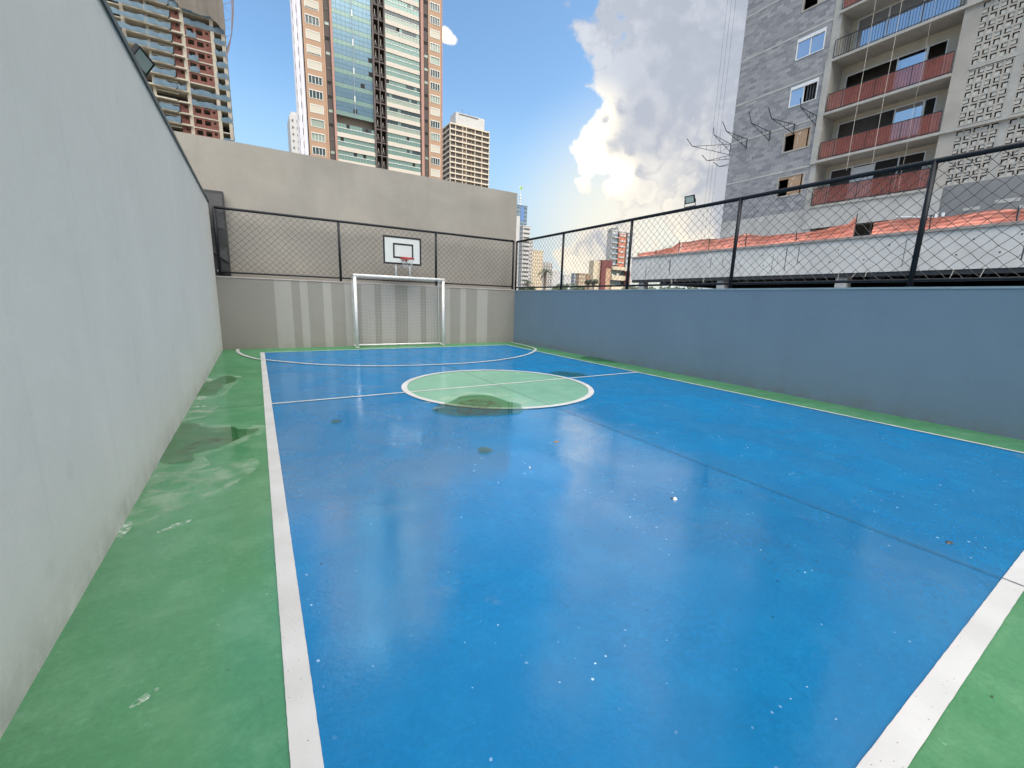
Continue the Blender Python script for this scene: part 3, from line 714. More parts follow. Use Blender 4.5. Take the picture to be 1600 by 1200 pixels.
by = 13.62
t = thing('basketball_hoop', 'white basketball backboard with black borders and red rim above the goal crossbar', 'basketball hoop', (4.04, by, GZ))
bx0, bx1, bz0, bz1 = 3.44, 4.65, 2.595, 3.44
mb = MB(); mb.box(bx0, bx1, by, by + .03, bz0, bz1); bo = mb.build('backboard', 'board_white', t)
def ring(mb, x0, x1, z0, z1, wd, y0, y1):
    mb.box(x0, x1, y0, y1, z0, z0 + wd); mb.box(x0, x1, y0, y1, z1 - wd, z1); mb.box(x0, x0 + wd, y0, y1, z0 + wd, z1 - wd); mb.box(x1 - wd, x1, y0, y1, z0 + wd, z1 - wd)
mb = MB(); ring(mb, bx0, bx1, bz0, bz1, .055, by - .005, by - .0005); mb.build('outer_border', 'board_black', t)
mb = MB(); ring(mb, 3.745, 4.39, 2.785, 3.235, .052, by - .005, by - .0005); mb.build('target_square', 'board_black', t)
mb = MB(); mb.box(bx0 + .01, bx1 - .01, by + .03, by + .06, bz0 + .02, bz0 + .06); mb.box(bx0 + .01, bx1 - .01, by + .03, by + .06, bz1 - .06, bz1 - .02)
for x in (bx0 + .03, 3.84, 4.28, bx1 - .06): mb.box(x - .02, x + .02, by + .03, by + .065, bz0 + .02, bz1 - .02)
mb.build('back_rails', 'black_steel', t)
for x in (3.835, 4.285):
    mb = MB(); mb.tube([(x, by + .045, GZ + .03), (x, by + .045, 2.75)], .026, 10); mb.build('support_post', 'white_paint', t, smooth=True)
rc = Vector((4.10, by - .30, 2.775)); rr = .205
mb = MB(); mb.tube([rc + Vector((rr * math.cos(a * math.pi / 16), rr * math.sin(a * math.pi / 16), 0)) for a in range(33)], .012, 8, cap=False)
mb.tube([rc + Vector((rr * 1.04 * math.cos(a * math.pi / 16), rr * 1.04 * math.sin(a * math.pi / 16), -.02)) for a in range(33)], .006, 6, cap=False)
mb.box(rc.x - .09, rc.x + .09, by - .012, by - .006, 2.70, 2.81); mb.box(rc.x - .06, rc.x + .06, by - .12, by - .012, 2.765, 2.785)
for s in (-1, 1): mb.tube([(rc.x + s * .07, by - .012, 2.70), (rc.x + s * .13, rc.y + .14, 2.77)], .009, 6)
mb.build('rim', 'rim_red', t, smooth=True)
mb = MB(); N_ = 12
for k in range(N_):
    for s in (1, -1):
        P = []
        for j in range(5):
            a = 2 * math.pi * (k + s * j * .5) / N_; rad = rr * (1 - .11 * j) ; rag = .04 * rn.random() if j == 4 else 0
            P.append(rc + Vector((rad * math.cos(a), rad * math.sin(a), -.015 - .062 * j - rag)))
        if k % 5 != 3 or s == 1: mb.tube(P, .0035, 3, cap=False)
mb.build('hoop_net', 'net_white', t)

# ================================================================== GREY BUILDING UNDER CONSTRUCTION (facade plane x = 30)
BX = 30.0; PIT = 2.68
FL = [7.87, 10.50, 13.12, 15.98, 18.40] + [18.40 + PIT * k for k in range(1, 11)]   # slab tops
TOPZ = FL[-1] + .9
B = thing('unfinished_building', 'unfinished grey block apartment building with balconies and perforated screens, right of the court', 'building', (BX, 14, -3))
YF = 20.5; YW = 14.95; YC1 = 9.12; YC0 = 8.52
# block wall with window openings
wins = []      # (y0,y1,z0,z1,kind)
wins.append((15.23, 16.76, 8.79, 9.98, 'ply')); wins.append((15.24, 16.76, 11.5, 12.62, 'ply')); wins.append((15.22, 16.80, 14.12, 15.29, 'half')); wins.append((15.22, 16.80, 16.78, 17.95, 'full')); wins.append((15.3, 16.78, 19.45, 20.60, 'open'))
for k in range(6, 14): wins.append((15.22, 16.80, FL[k] + .95, FL[k] + 2.15, random.choice(['open', 'full', 'half'])))
mb = MB(); mb.wall('x', BX, YW, YF, 7.72, TOPZ, [w_[:4] for w_ in wins], .16)
mb.face([(BX, YF, 7.72), (BX + 16, YF, 7.72), (BX + 16, YF, TOPZ), (BX, YF, TOPZ)])
mb.build('block_wall', 'block_masonry', B)
mb = MB()
for i, z in enumerate([10.33, 13.02, 15.47, 18.22, 20.88] + [20.88 + PIT * k for k in range(1, 9)]):
    mb.box(BX - .012, BX + .05, YW + .0, YF + .012, z - .05, z + .05)
mb.build('slab_edge', 'concrete_raw', B)
mb = MB(); mb.box(BX + 2.4, BX + 2.5, -40, YF - .3, -3, TOPZ)
for z in FL: mb.box(BX + .3, BX + 2.4, YW + .05, YF - .1, z - .18, z - .02)
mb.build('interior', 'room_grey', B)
mb = MB(); mb.box(BX + .2, BX + 16, -40, YF - .02, TOPZ, TOPZ + .2); mb.box(BX + 15.8, BX + 16, -40, YF - .02, -3, TOPZ); mb.build('roof', 'concrete_raw', B)
mb = MB(); mb.wall('x', BX - .004, YW - .1, YF, 3, 7.72, [], .2); mb.face([(BX, YF + .004, -3), (BX + 16, YF + .004, -3), (BX + 16, YF + .004, 7.72), (BX, YF + .004, 7.72)]); mb.build('base_wall', 'concrete_raw', B)
for (a, b, c, d, kd) in wins:
    f = MB(); x = BX + .02
    if kd in ('full', 'half'):
        wd = .07
        f.box(x - .05, x + .06, a, a + wd * .7, c, d); f.box(x - .05, x + .06, b - wd * .7, b, c, d); f.box(x - .05, x + .06, a + wd * .7, b - wd * .7, d - .19, d); f.box(x - .05, x + .06, a + wd * .7, b - wd * .7, c, c + .04)
        f.box(x - .03, x + .05, (a + b) / 2 - .02, (a + b) / 2 + .02, c + .04, d - .19)
        fr = f.build('window_frame', 'pale_frame', B)
        p_ = MB(); p_.box(x, x + .02, (a + b) / 2 + .03, b - .06, c + .05, d - .2)
        p_.build('pane', 'glass_sky', fr)
        if kd == 'full': p_ = MB(); p_.box(x + .02, x + .035, a + .06, (a + b) / 2 - .03, c + .05, d - .2); p_.build('pane', 'glass_sky', fr)
        else:
            p_ = MB()
            for k in range(4): p_.box(x + .08, x + .1, a + .1 + k * .16, a + .17 + k * .16, c + .05, d - .2)
            p_.build('rolled_plastic', 'charcoal_light', fr)
    elif kd == 'ply':
        f.box(BX - .03, BX - .004, a - .06, b + .06, c - .05, c + .03); f.box(BX - .03, BX - .004, a - .06, b + .06, d - .03, d + .05); f.box(BX - .03, BX - .004, b - .03, b + .06, c + .03, d - .03); f.box(BX - .03, BX - .004, a - .06, a + .03, c + .03, d - .03)
        fr = f.build('window_surround', 'concrete_beige', B)
        p_ = MB(); p_.box(BX - .002, BX + .02, a + .17, b - .62, c + .03, d - .03); p_.box(BX + .0, BX + .02, a + .03, a + .09, c + .03, d - .03); p_.box(BX - .002, BX + .02, b - .62, b - .03, d - .16, d - .03)
        p_.build('plywood_cover', 'plywood', fr)
        p_ = MB(); y = (a + b) / 2 - .12; z = d - .22
        p_.tube([(BX - .008, y + .07, z + .02), (BX - .008, y, z - .05), (BX - .008, y - .06, z + .09)], .013, 5)
        for k in range(5): p_.tube([(BX - .008, y + .08 + .01 * (k % 2), z - .2 - k * .11), (BX - .008, y + .04, z - .24 - k * .11), (BX - .008, y + .08, z - .27 - k * .11)], .009, 5)
        p_.build('chalk_mark', 'chalk', fr)
    else:
        f.box(BX - .03, BX - .004, a - .06, a + .02, c - .05, d); f.box(BX - .03, BX - .004, b - .02, b + .06, c - .05, d); f.box(BX - .03, BX - .004, a + .02, b - .02, c - .05, c + .02)
        f.box(BX + .05, BX + .08, a, a + .7, c + .02, d); f.build('window_surround', 'concrete_beige', B)
# balcony stack
RECX = BX + 1.3
mb = MB()
# side fins
mb.box(BX - .10, RECX, 14.62, 14.95, 10.36, 16.04)
mb.box(BX + .02, RECX, 14.50, 14.949, 16.04, TOPZ); mb.box(BX + .02, RECX, 14.62, 14.949, 3, 10.36)
mb.build('side_fin', 'bal_slab', B)
mb = MB(); mb.box(BX + .0, RECX + .02, YC0, YC1, 3, TOPZ); mb.build('concrete_pier', 'concrete_beige', B)
for i, z in enumerate(FL[:-1]):
    z1 = FL[i + 1]
    ysl = 14.62 if i in (0,) else 14.62
    mb = MB(); mb.box(BX - .12, RECX + .02, YC1 + .001, 14.619, z - .13, z); 
    if i in (1, 3): mb.box(BX - .125, BX - .0, YC0, YC1, z - .13, z)
    mb.build('balcony_slab', 'bal_slab', B)
    h = z1 - .13
    closed = (i == 3)
    op = (9.9 if i != 3 else 9.75, 14.36 if i != 3 else 14.2, z + .05, z + 2.24)
    mb = MB(); mb.wall('x', RECX, YC1, 14.62, z, h, [op], .12); mb.build('balcony_back_wall', 'render_cream', B)
    fr = MB(); a, b, c, d = op; x = RECX + .03
    fr.box(x - .04, x + .03, a, b, d - .045, d); fr.box(x - .04, x + .03, b - .05, b, c, d - .045); fr.box(x - .04, x + .03, a, a + .05, c, d - .045)
    if closed:
        for k in (1, 2): fr.box(x - .04, x + .03, b - (b - a) / 3 * k - .03, b - (b - a) / 3 * k + .03, c, d - .045)
        fr.box(x - .04, x + .03, a + .05, b - .05, c + .62, c + .68)
    elif i in (1, 2):
        y1 = 11.9 if i == 2 else 11.6; fr.box(x - .02, x + .05, y1, y1 + .05, c, d - .045); fr.box(x - .02, x + .05, y1 - 1.25, y1 - 1.15, c, d - .045)
    elif i == 0:
        for yy in (13.2, 12.1, 11.0): fr.box(x - .02, x + .05, yy, yy + .06, c, d - .045)
    fo = fr.build('door_frame', 'pale_frame', B)
    g_ = MB()
    if closed: g_.box(x, x + .02, a + .05, b - .05, c, d - .05)
    elif i == 2: g_.box(x, x + .02, 10.75, 11.9, c, d - .2)
    elif i == 1: g_.box(x, x + .02, 10.45, 11.6, c, d - .05)
    elif i == 0: g_.box(x + .03, x + .05, 12.16, 13.2, c, d - .10)
    else: g_.box(x, x + .02, 10.6, 12.2, c, d - .05)
    g_.build('door_glass', 'glass_sky' if i != 0 else 'pale_frame', fo)
    # railing
    rz = z + 1.0 if i != 3 else z + .98
    y0, y1 = YC1 + .06, 14.54
    if i == 3: y1 = 14.6
    mb = MB(); xr = BX - .06
    mb.box(xr - .018, xr + .018, y0, y1, rz - .04, rz); mb.box(xr - .015, xr + .015, y0, y1, z + .06, z + .09)
    n = 42
    for k in range(n + 1):
        yy = y0 + (y1 - y0) * k / n; th = .018 if k % 12 == 0 or k == n else .008
        mb.box(xr - .008, xr + .008, yy - th, yy + th, z + .0, rz - .04)
    rl = mb.build('railing', 'scaffold', B)
    if i in (0, 1, 2, 4):
        mb = MB(); cols_ = 42
        def fn(u, v, z=z, rz=rz): return (xr + .035 - .045 * abs(math.sin(math.pi * u * cols_ / 1.0)) * (.6 + .4 * math.sin(u * 31 + v * 3)) + .06, y0 + (y1 - y0) * u, z + .05 + (rz - z - .06) * v)
        mb.grid(fn, cols_ * 4, 3); mb.build('safety_net', 'net_red', rl, smooth=True)
# beam under the first balcony and openings below
mb = MB(); mb.wall('x', BX - .06, YC0, YW - .1, 6.53, FL[0] - .131, [], .1); mb.face([(BX - .06, YW - .1, 6.53), (BX + .3, YW - .1, 6.53), (BX + .3, YW - .1, 7.72), (BX - .06, YW - .1, 7.72)]); mb.face([(BX - .06, YC0, 6.53), (BX + .4, YC0, 6.53), (BX + .4, YW - .1, 6.53), (BX - .06, YW - .1, 6.53)])
mb.build('transfer_beam', 'concrete_raw', B)
mb = MB(); mb.wall('x', BX - .01, YC1, YW - .1, 4.0, 6.53, [(10.45, 13.2, 4.05, 6.53), (13.2, 14.4, 5.9, 6.53)], .3); mb.build('lower_wall', 'concrete_raw', B)
# right hand part: perforated screens and plain plaster
mb = MB()
zlev = [7.9] + FL[1:]
for i in range(len(FL) - 1):
    z = FL[i]
    if i % 2 == 1: mb.box(BX - .14, BX + .06, -40, YC0 - .001, z - .13, z)
    elif i > 0: mb.box(BX - .02, BX + .06, -40, YC0 - .001, z - .10, z + .06)
mb.build('slab_ledge', 'bal_slab', B)
mb = MB(); ypan = []; y = YC0
while y > -24:
    ypan.append((y - 1.48, y)); mb.box(BX - .01, BX + .14, y - 1.48 - .27, y - 1.48, 7.85, TOPZ); y -= 1.75
mb.build('screen_pillar', 'bal_slab', B)
def screen(y0, y1, z0, z1):
    mb = MB(); nc = 5; nr = max(1, int(round((z1 - z0) / .29))); cw = (y1 - y0) / nc; ch = (z1 - z0) / nr
    o = cw * .17
    holes = [(y0 + i * cw + o, y0 + (i + 1) * cw - o * .55, z0 + j * ch + o, z0 + (j + 1) * ch - o * .55) for i in range(nc) for j in range(nr)]
    mb.wall('x', BX, y0, y1, z0, z1, holes, .10)
    for i in range(nc):
        for j in range(nr):
            a, b, c, d = holes[i * nr + j]; gp = (b - a) * .25; k = (i + j) % 2; x = BX + .035
            if k: mb.box(x, x + .06, a + gp, b, c + gp, d, 1) if (j % 2) else mb.box(x, x + .06, a + gp, b, c, d - gp, 1)
            else: mb.box(x, x + .06, a, b - gp, c + gp, d, 1) if (j % 2) else mb.box(x, x + .06, a, b - gp, c, d - gp, 1)
    return mb
# one screen per storey and bay (the ones in view are single parts)
pc = 0
for bi, (y0, y1) in enumerate(ypan):
    for i in range(len(FL) - 1):
        z0, z1 = FL[i] + .06, FL[i + 1] - .13
        if i == 0: z0 = 7.85
        if bi < 5 and i < 6: screen(y0 + .001, y1 - .001, z0, z1).build('perforated_screen', ['concrete_beige', 'screen_block'], B); pc += 1
mb = MB()
for bi, (y0, y1) in enumerate(ypan):
    if bi >= 5: mb.face([(BX, y0, 7.85), (BX, y1, 7.85), (BX, y1, TOPZ), (BX, y0, TOPZ)])
    else: mb.face([(BX, y0, FL[6]), (BX, y1, FL[6]), (BX, y1, TOPZ), (BX, y0, TOPZ)])
mb.build('upper_screens', 'concrete_beige', B)
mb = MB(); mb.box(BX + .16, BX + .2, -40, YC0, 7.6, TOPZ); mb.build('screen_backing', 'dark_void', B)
mb = MB(); mb.wall('x', BX - .004, -40, YC0, 3, 7.849, [], .1)
for k in range(7): y = 7.6 - k * .95 - random.random() * .3; z = 6.55 + .2 * math.sin(k * 2.1); mb.box(BX - .02, BX - .006, y - .35 - random.random() * .3, y + .2, z, z + .07 + .1 * random.random(), 1)
mb.build('plain_wall', ['concrete_dark', 'concrete_raw'], B)
mb = MB(); mb.tube([(BX - .3, 10.1, 6.62), (BX - .4, 8.6, 6.35)], .03, 6); mb.box(BX - .3, BX - .2, 8.45, 8.55, 6.2, 6.6); mb.box(BX - .3, BX - .2, 8.2, 8.3, 6.2, 6.55); mb.build('loose_pipe', 'pale_frame', B)

# debris catch brackets
def bracket(base, elbow, tip, label, zdrop=.52):
    t = thing('truss_bracket', label, 'bracket', base, 'steel brackets on the grey facade')
    b = Vector(base); e = Vector(elbow); tp = Vector(tip); lo = b - Vector((0, 0, zdrop))
    mb = MB(); mb.tube([b, e], .020, 5); mb.tube([lo, e], .020, 5); mb.tube([b + Vector((0, 0, .06)), lo - Vector((0, 0, .04))], .034, 5)
    for k in (.25, .45, .62): mb.tube([b.lerp(e, k), lo.lerp(e, k)], .012, 4); 
    mb.tube([b.lerp(e, .25), lo.lerp(e, .45)], .010, 4); mb.tube([b, lo.lerp(e, .25)], .010, 4)
    mb.build('truss', 'scaffold', t)
    mb = MB(); mb.tube([e, tp], .024, 5); mb.build('upturned_arm', 'scaffold', t)
bracket((BX - .03, 19.3, 13.02), (27.58, 19.3, 13.03), (27.07, 19.3, 13.50), 'steel truss bracket nearest the left corner on the front of the grey facade')
bracket((BX - .03, 17.74, 13.02), (27.76, 17.74, 13.08), (27.37, 17.74, 13.66), 'second steel truss bracket from the corner, left of the plywood window')
bracket((BX - .03, 16.24, 13.02), (27.38, 16.24, 12.78), (26.91, 16.24, 13.28), 'steel truss bracket directly above the upper plywood window')
bracket((BX - .03, 14.98, 13.10), (27.88, 14.9, 13.06), (27.69, 14.9, 13.50), 'steel truss bracket beside the balcony fin under the half open window')
bracket((BX + .02, 20.53, 13.05), (28.38, 22.5, 13.12), (27.71, 22.5, 13.50), 'pale steel bracket reaching furthest out to the left of the facade corner', .7)
bracket((BX + .02, 20.53, 13.05), (29.2, 21.4, 13.75), (29.08, 21.4, 14.2), 'short steel bracket rising at the facade corner itself', .5)
bracket((BX + 1.3, 20.53, 12.75), (30.25, 22.5, 12.47), (29.56, 22.5, 12.75), 'steel bracket below the long one, left of the facade corner', .4)
bracket((BX + 2.4, 20.53, 12.6), (31.78, 22.5, 12.32), (31.04, 22.5, 12.52), 'lowest and shortest steel bracket left of the facade corner', .4)
# ropes and hoist cables
for k, (x, y, za, zb, lab) in enumerate([(29.2, 12.6, 9.4, 42, 'pale rope hanging in front of the left part of the balconies'), (29.2, 11.43, 9.4, 42, 'pale rope hanging in front of the middle of the balconies'),
                           (29.3, 10.1, 7.9, 18.3, 'thin rope hanging beside the concrete pier')]):
    mb = MB(); mb.tube([(x + .02 * math.sin(i), y + .02 * math.sin(i * 1.7), za + (zb - za) * i / 12) for i in range(13)], .011 if k < 2 else .006, 4); tag(mb.build('rope', 'rope'), lab, 'rope', 'ropes hanging on the grey building')
for k, dy in enumerate((.0, .32, .62)):
    mb = MB(); mb.tube([(29.0, 20.75 + dy, 2.5), (29.0, 20.75 + dy, 44)], .006, 4); tag(mb.build('hoist_cable', 'scaffold'), ('rightmost', 'middle', 'leftmost')[k] + ' of the three thin vertical hoist cables against the clouds beside the grey building', 'cable', 'hoist cables left of the grey building')

# ================================================================== CONCRETE PODIUM
PX = 20.0
P_ = thing('concrete_podium', 'unfinished concrete podium with a long edge beam over a dark parking level', 'podium', (PX, 0, -3))
mb = MB(); mb.box(PX, PX + .25, -30, 19.4, 3.06, 4.33); mb.box(PX + .25, BX - .07, 19.15, 19.4, 3.06, 4.33); eb = mb
mb = MB(); mb.box(PX - .06, BX - .07, -30, 19.46, 4.331, 4.42); mb.build('deck', 'coping', P_)
mb = MB(); mb.box(PX + .03, PX + .22, -30, 19.3, 2.90, 3.059)
for y in range(-28, 19, 5): mb.box(PX + .3, BX - .1, y, y + .35, 2.75, 4.33)
mb.build('soffit_beams', 'charcoal', P_)
for y in (18.6, 13.4, 8.2, 3.05, -2.1, -7.3):
    mb = MB(); mb.box(PX + .1, PX + .5, y - .2, y + .2, -3, 3.0); mb.build('column', 'concrete_raw', P_)
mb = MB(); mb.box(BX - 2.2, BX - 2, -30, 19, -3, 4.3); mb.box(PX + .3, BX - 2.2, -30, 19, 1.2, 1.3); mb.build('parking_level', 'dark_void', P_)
mb = eb; rn = random.Random(4)
for k in range(46):
    y = -8 + 27 * (k + rn.random()) / 46; z = (3.55, 4.0)[k % 2] + rn.uniform(-.05, .05); mb.tube([(PX - .004, y, z), (PX + .01, y, z)], .028, 7, 1)
for k in range(22):
    y = -6 + 25 * rn.random(); mb.box(PX - .004, PX + .002, y, y + .015 + .02 * rn.random(), 3.1 + .5 * rn.random(), 3.75 + .5 * rn.random(), 2)
mb.build('edge_beam', ['concrete_light', 'charcoal', 'room_grey'], P_)
mb = MB(); 
for k in range(14): y = -3 + 22 * rn.random(); mb.tube([(PX - .02, y, 3.06), (PX - .05, y + .1 * rn.uniform(-1, 1), 2.9 - .25 * rn.random())], .012, 4)
mb.build('loose_wires', 'rope', P_)

# orange safety barrier along the deck edge
t = thing('safety_barrier', 'orange plastic mesh barrier sagging along the edge of the concrete podium', 'barrier', (PX + .3, 5, 4.42))
def htop(y):
    P = [(19.4, .22), (18.2, .26), (16.9, .33), (16.2, .60), (14, .55), (12.6, .58), (11.3, .42), (10.4, .38), (9.3, .42), (8.5, .50), (8.1, .80), (7.95, .42), (7.4, .48), (6.4, .43), (5.4, .42), (4.5, .42), (3.6, .36), (1, .4), (-8, .4)]
    for i in range(len(P) - 1):
        if P[i][0] >= y >= P[i + 1][0]:
            k = (P[i][0] - y) / (P[i][0] - P[i + 1][0]); k = k * k * (3 - 2 * k); return P[i][1] + (P[i + 1][1] - P[i][1]) * k
    return .4
segs = [(19.3, 16.25), (16.2, 8.15), (7.55, 3.9), (3.88, -8)]
for (a, b) in segs:
    def fn(u, v, a=a, b=b):
        y = a + (b - a) * u; h = htop(y) * (1 + .05 * math.sin(y * 3.1))
        return (PX + .30 + .07 * math.sin(y * 2.3 + v * 2) + .012 * math.sin(y * 9 + v * 14) + .018 * math.sin(v * 22 + y * 1.3) + .05 * math.sin(math.pi * v), y, 4.44 + h * v + .005 * math.sin(y * 17) * v)
    mb = MB(); mb.grid(fn, int(abs(a - b) * 14), 14); mb.build('mesh_sheet', 'net_orange', t, smooth=True)
for y in (19.2, 17.8, 16.22, 14.4, 12.45, 10.2, 8.1, 7.6, 5.9, 3.9, 1.8, -.5, -3):
    mb = MB(); mb.tube([(PX + .26, y, 4.42), (PX + .25 + .03 * math.sin(y), y + .02, 4.46 + htop(y) + .05)], .018, 5); mb.build('stake', 'scaffold', t)
mb = MB(); mb.tube([(PX + .27, 16.2, 4.98), (PX + .27, 14.3, 4.97), (PX + .27, 12.4, 5.0)], .008, 4); mb.build('string', 'scaffold', t)
mb = MB(); rn = random.Random(9)
for k in range(60):
    y = 17.3 + rn.uniform(-.5, .5); mb.tube([(PX + .5 + rn.random(), y, 4.42), (PX + .5 + rn.random(), y + rn.uniform(-.2, .2), 4.7 + .15 * rn.random())], .006, 3)
    p = Vector((PX + .5 + rn.random(), y + rn.uniform(-.2, .2), 4.68 + .22 * rn.random())); mb.face([p, p + Vector((0, .05, .02)), p + Vector((0, .03, .07))])
tag(mb.build('weeds', 'leaf_warm'), 'dry weeds sticking up behind the low end of the orange barrier', 'weeds')

# ================================================================== TALL ORANGE AND GLASS TOWER (y = 115)
K = 1.15; TY = 115.0
def tx(v): return v * K
T = thing('apartment_tower', 'tall orange and brown apartment tower with green glass balconies in the centre', 'tower', (tx(25), TY, -3))
TZ = 108.0; FP = 2.945
x0, x1 = tx(11.35), tx(39.25)
mb = MB(); mb.box(x0 + .02, x1 - .02, TY + 1.9, TY + 23.9, -3, TZ - .01); mb.build('core_wall', 't_white', T)
mb = MB(); mb.face([(x0, TY, -3), (x0, TY + 24, -3), (x0, TY + 24, TZ), (x0, TY, TZ)])
mb.build('side_wall', 't_lilac', T)
mb = MB()
for (a, b) in ((4.2, 5.2), (6.6, 7.8), (12, 13), (15.2, 16.5)): mb.box(x0 - .28, x0 - .003, TY + a, TY + b, -3, TZ)
mb.build('side_pilasters', 't_lilac', T)
for k in range(30):
    z = 8 + k * FP
    mb = MB(); mb.box(x0 - .06, x0 - .01, TY + 8.6, TY + 11.2, z, z + 1.4); mb.build('side_window', 'room_grey', T)
    mb = MB(); mb.box(x0 - .06, x0 - .01, TY + 17.2, TY + 19.5, z, z + 1.3); mb.build('side_window', 'room_grey', T)
WZ = lambda k: 35.07 + FP * k     # window head
KR = range(-4, 24)
def pier(name, a, b, mat, proud=0.0, holes=(), mr=None):
    mb = MB(); mb.wall('y', TY - proud, tx(a), tx(b), -3, TZ, list(holes), .25, 0, 0)
    for xx in (tx(a), tx(b)): mb.face([(xx, TY - proud, -3), (xx, TY + 1.9, -3), (xx, TY + 1.9, TZ), (xx, TY - proud, TZ)])
    mb.build(name, mat, T)
wl = (11.80, 14.30); wr = (36.62, 38.85)
for (pa, pb, wa, wb, mat) in ((11.35, 14.88, *wl, 't_orange'), (36.38, 39.25, *wr, 't_orange')):
    hs = [(tx(wa), tx(wb), WZ(k) - 1.75, WZ(k)) for k in KR]
    pier('window_wall', pa, pb, mat, 0, hs)
    for k in KR:
        z1 = WZ(k); z0 = z1 - 1.75; a, b = tx(wa), tx(wb); st = random.random()
        f = MB(); f.box(a, b, TY - .05, TY + .12, z1 - .16, z1); f.box(a, a + .10, TY - .05, TY + .12, z0, z1 - .16); f.box(b - .10, b, TY - .05, TY + .12, z0, z1 - .16); f.box(a + .1, b - .1, TY - .05, TY + .12, z0, z0 + .08)
        if st > .42:
            for q_ in (1, 2, 3): f.box(a + (b - a) * q_ / 4 - .05, a + (b - a) * q_ / 4 + .05, TY - .02, TY + .1, z0 + .08, z1 - .16)
        fr = f.build('window', 'rail_white', T)
        p_ = MB()
        if st < .36: p_.box(a + .1, b - .1, TY + .0, TY + .06, z0 + (.30 if st < .15 else .08), z1 - .16); p_.build('shutter', 'shutter', fr)
        if st >= .15: pass
        p_ = MB(); p_.box(a + .1, b - .1, TY + .12, TY + .16, z0 + .05, z1 - .1); p_.build('pane', 'glass_pale' if .36 < st < .70 else 'glass_dark', fr)
pier('brown_pier', 15.05, 16.2, 't_brown', .0); pier('brown_pier', 35.08, 36.22, 't_brown', .0)
pier('light_trim', 14.88, 15.05, 't_orange2', .12); pier('light_trim', 36.22, 36.38, 't_orange2', .12)
pier('pink_pilaster', 16.2, 16.62, 't_pink', .25); pier('pink_pilaster', 34.48, 35.08, 't_pink', .25); pier('dark_pilaster', 34.15, 34.48, 't_brown', .1); pier('dark_pilaster', 26.55, 26.82, 't_brown', .35)
pier('edge_trim', 39.25, 39.45, 't_pink', .05)
for (xc) in (15.62, 35.65):
    for k in KR:
        z = WZ(k) - .9; w_ = .85; s = random.random()
        f = MB(); f.box(tx(xc) - w_ / 2, tx(xc) + w_ / 2, TY - .05, TY - .004, z, z + .62)
        o_ = f.build('bathroom_window', 'dark_void' if s < .5 else 't_brown2' if s < .8 else 'glass_pale', T)
        f = MB(); f.box(tx(xc) - w_ / 2 - .06, tx(xc) + w_ / 2 + .06, TY - .09, TY - .051, z + .62, z + .72); f.build('lintel', 't_brown2', o_)
# service shaft with condensers
pier('shaft_frame', 24.15, 24.5, 't_brown2', .3)
mb = MB(); mb.box(tx(24.5), tx(26.55), TY + 1.0, TY + 1.1, -3, TZ); mb.build('shaft_back', 'dark_void', T)
mb = MB(); mb.box(tx(25.42), tx(25.62), TY - .3, TY + .2, -3, TZ)
for k in range(-4, 25): mb.box(tx(24.5), tx(26.55), TY - .28, TY + .9, WZ(k) + .55, WZ(k) + .80)
mb.build('shaft_grid', 't_brown2', T)
for k in KR:
    for xc in (24.95, 26.05):
        mb = MB(); x = tx(xc); z = WZ(k) - 1.95 + random.random() * .3
        mb.box(x - .42, x + .30, TY + .2, TY + .6, z, z + .62, 0); mb.tube([(x - .05, TY + .15, z + .31), (x - .05, TY + .2, z + .31)], .22, 10, 1)
        mb.box(x - .1, x + .06, TY + .3, TY + .5, z + .62, z + 1.2 + .8 * random.random(), 2)
        mb.build('condenser', ['t_brown2', 'charcoal', 'shutter'], T)
# glass curtain wall upper left, balconies below
zc = 43.0
mb = MB(); xs0, xs1 = tx(16.62), tx(24.15); nx = 9
rg = random.Random(11)
for k in range(0, 23):
    zb = zc + k * FP
    for r_ in range(3):
        for c in range(nx):
            a = xs0 + (xs1 - xs0) * c / nx; b = xs0 + (xs1 - xs0) * (c + 1) / nx; z0 = zb + r_ * FP / 3; z1 = zb + (r_ + 1) * FP / 3
            rr = rg.random(); m_ = 0 if r_ else 1
            if r_ == 1 and rr < .055: m_ = 2
            j = rg.uniform(-.004, .004)
            mb.face([(a + .03, TY + .1 + j, z0 + .03), (b - .03, TY + .1 - j, z0 + .03), (b - .03, TY + .1 - j, z1 - .03), (a + .03, TY + .1 + j, z1 - .03)], m_)
mb.build('curtain_glass', ['glass_blue', 'glass_teal', 'dark_void'], T)
mb = MB(); mb.box(xs0, xs1, TY + .14, TY + .3, zc, TZ); mb.box((xs0 + xs1) / 2 - .08, (xs0 + xs1) / 2 + .08, TY + .02, TY + .1, zc, TZ)
for k in range(0, 20):
    if k % 2: mb.box(xs0 + (xs1 - xs0) * .5 - .12, xs0 + (xs1 - xs0) * .5 + .12, TY - .02, TY + .019, zc + k * FP + .5, zc + k * FP + 1.8, 1)
mb.build('curtain_mullions', ['steel_panel', 'rail_white'], T)
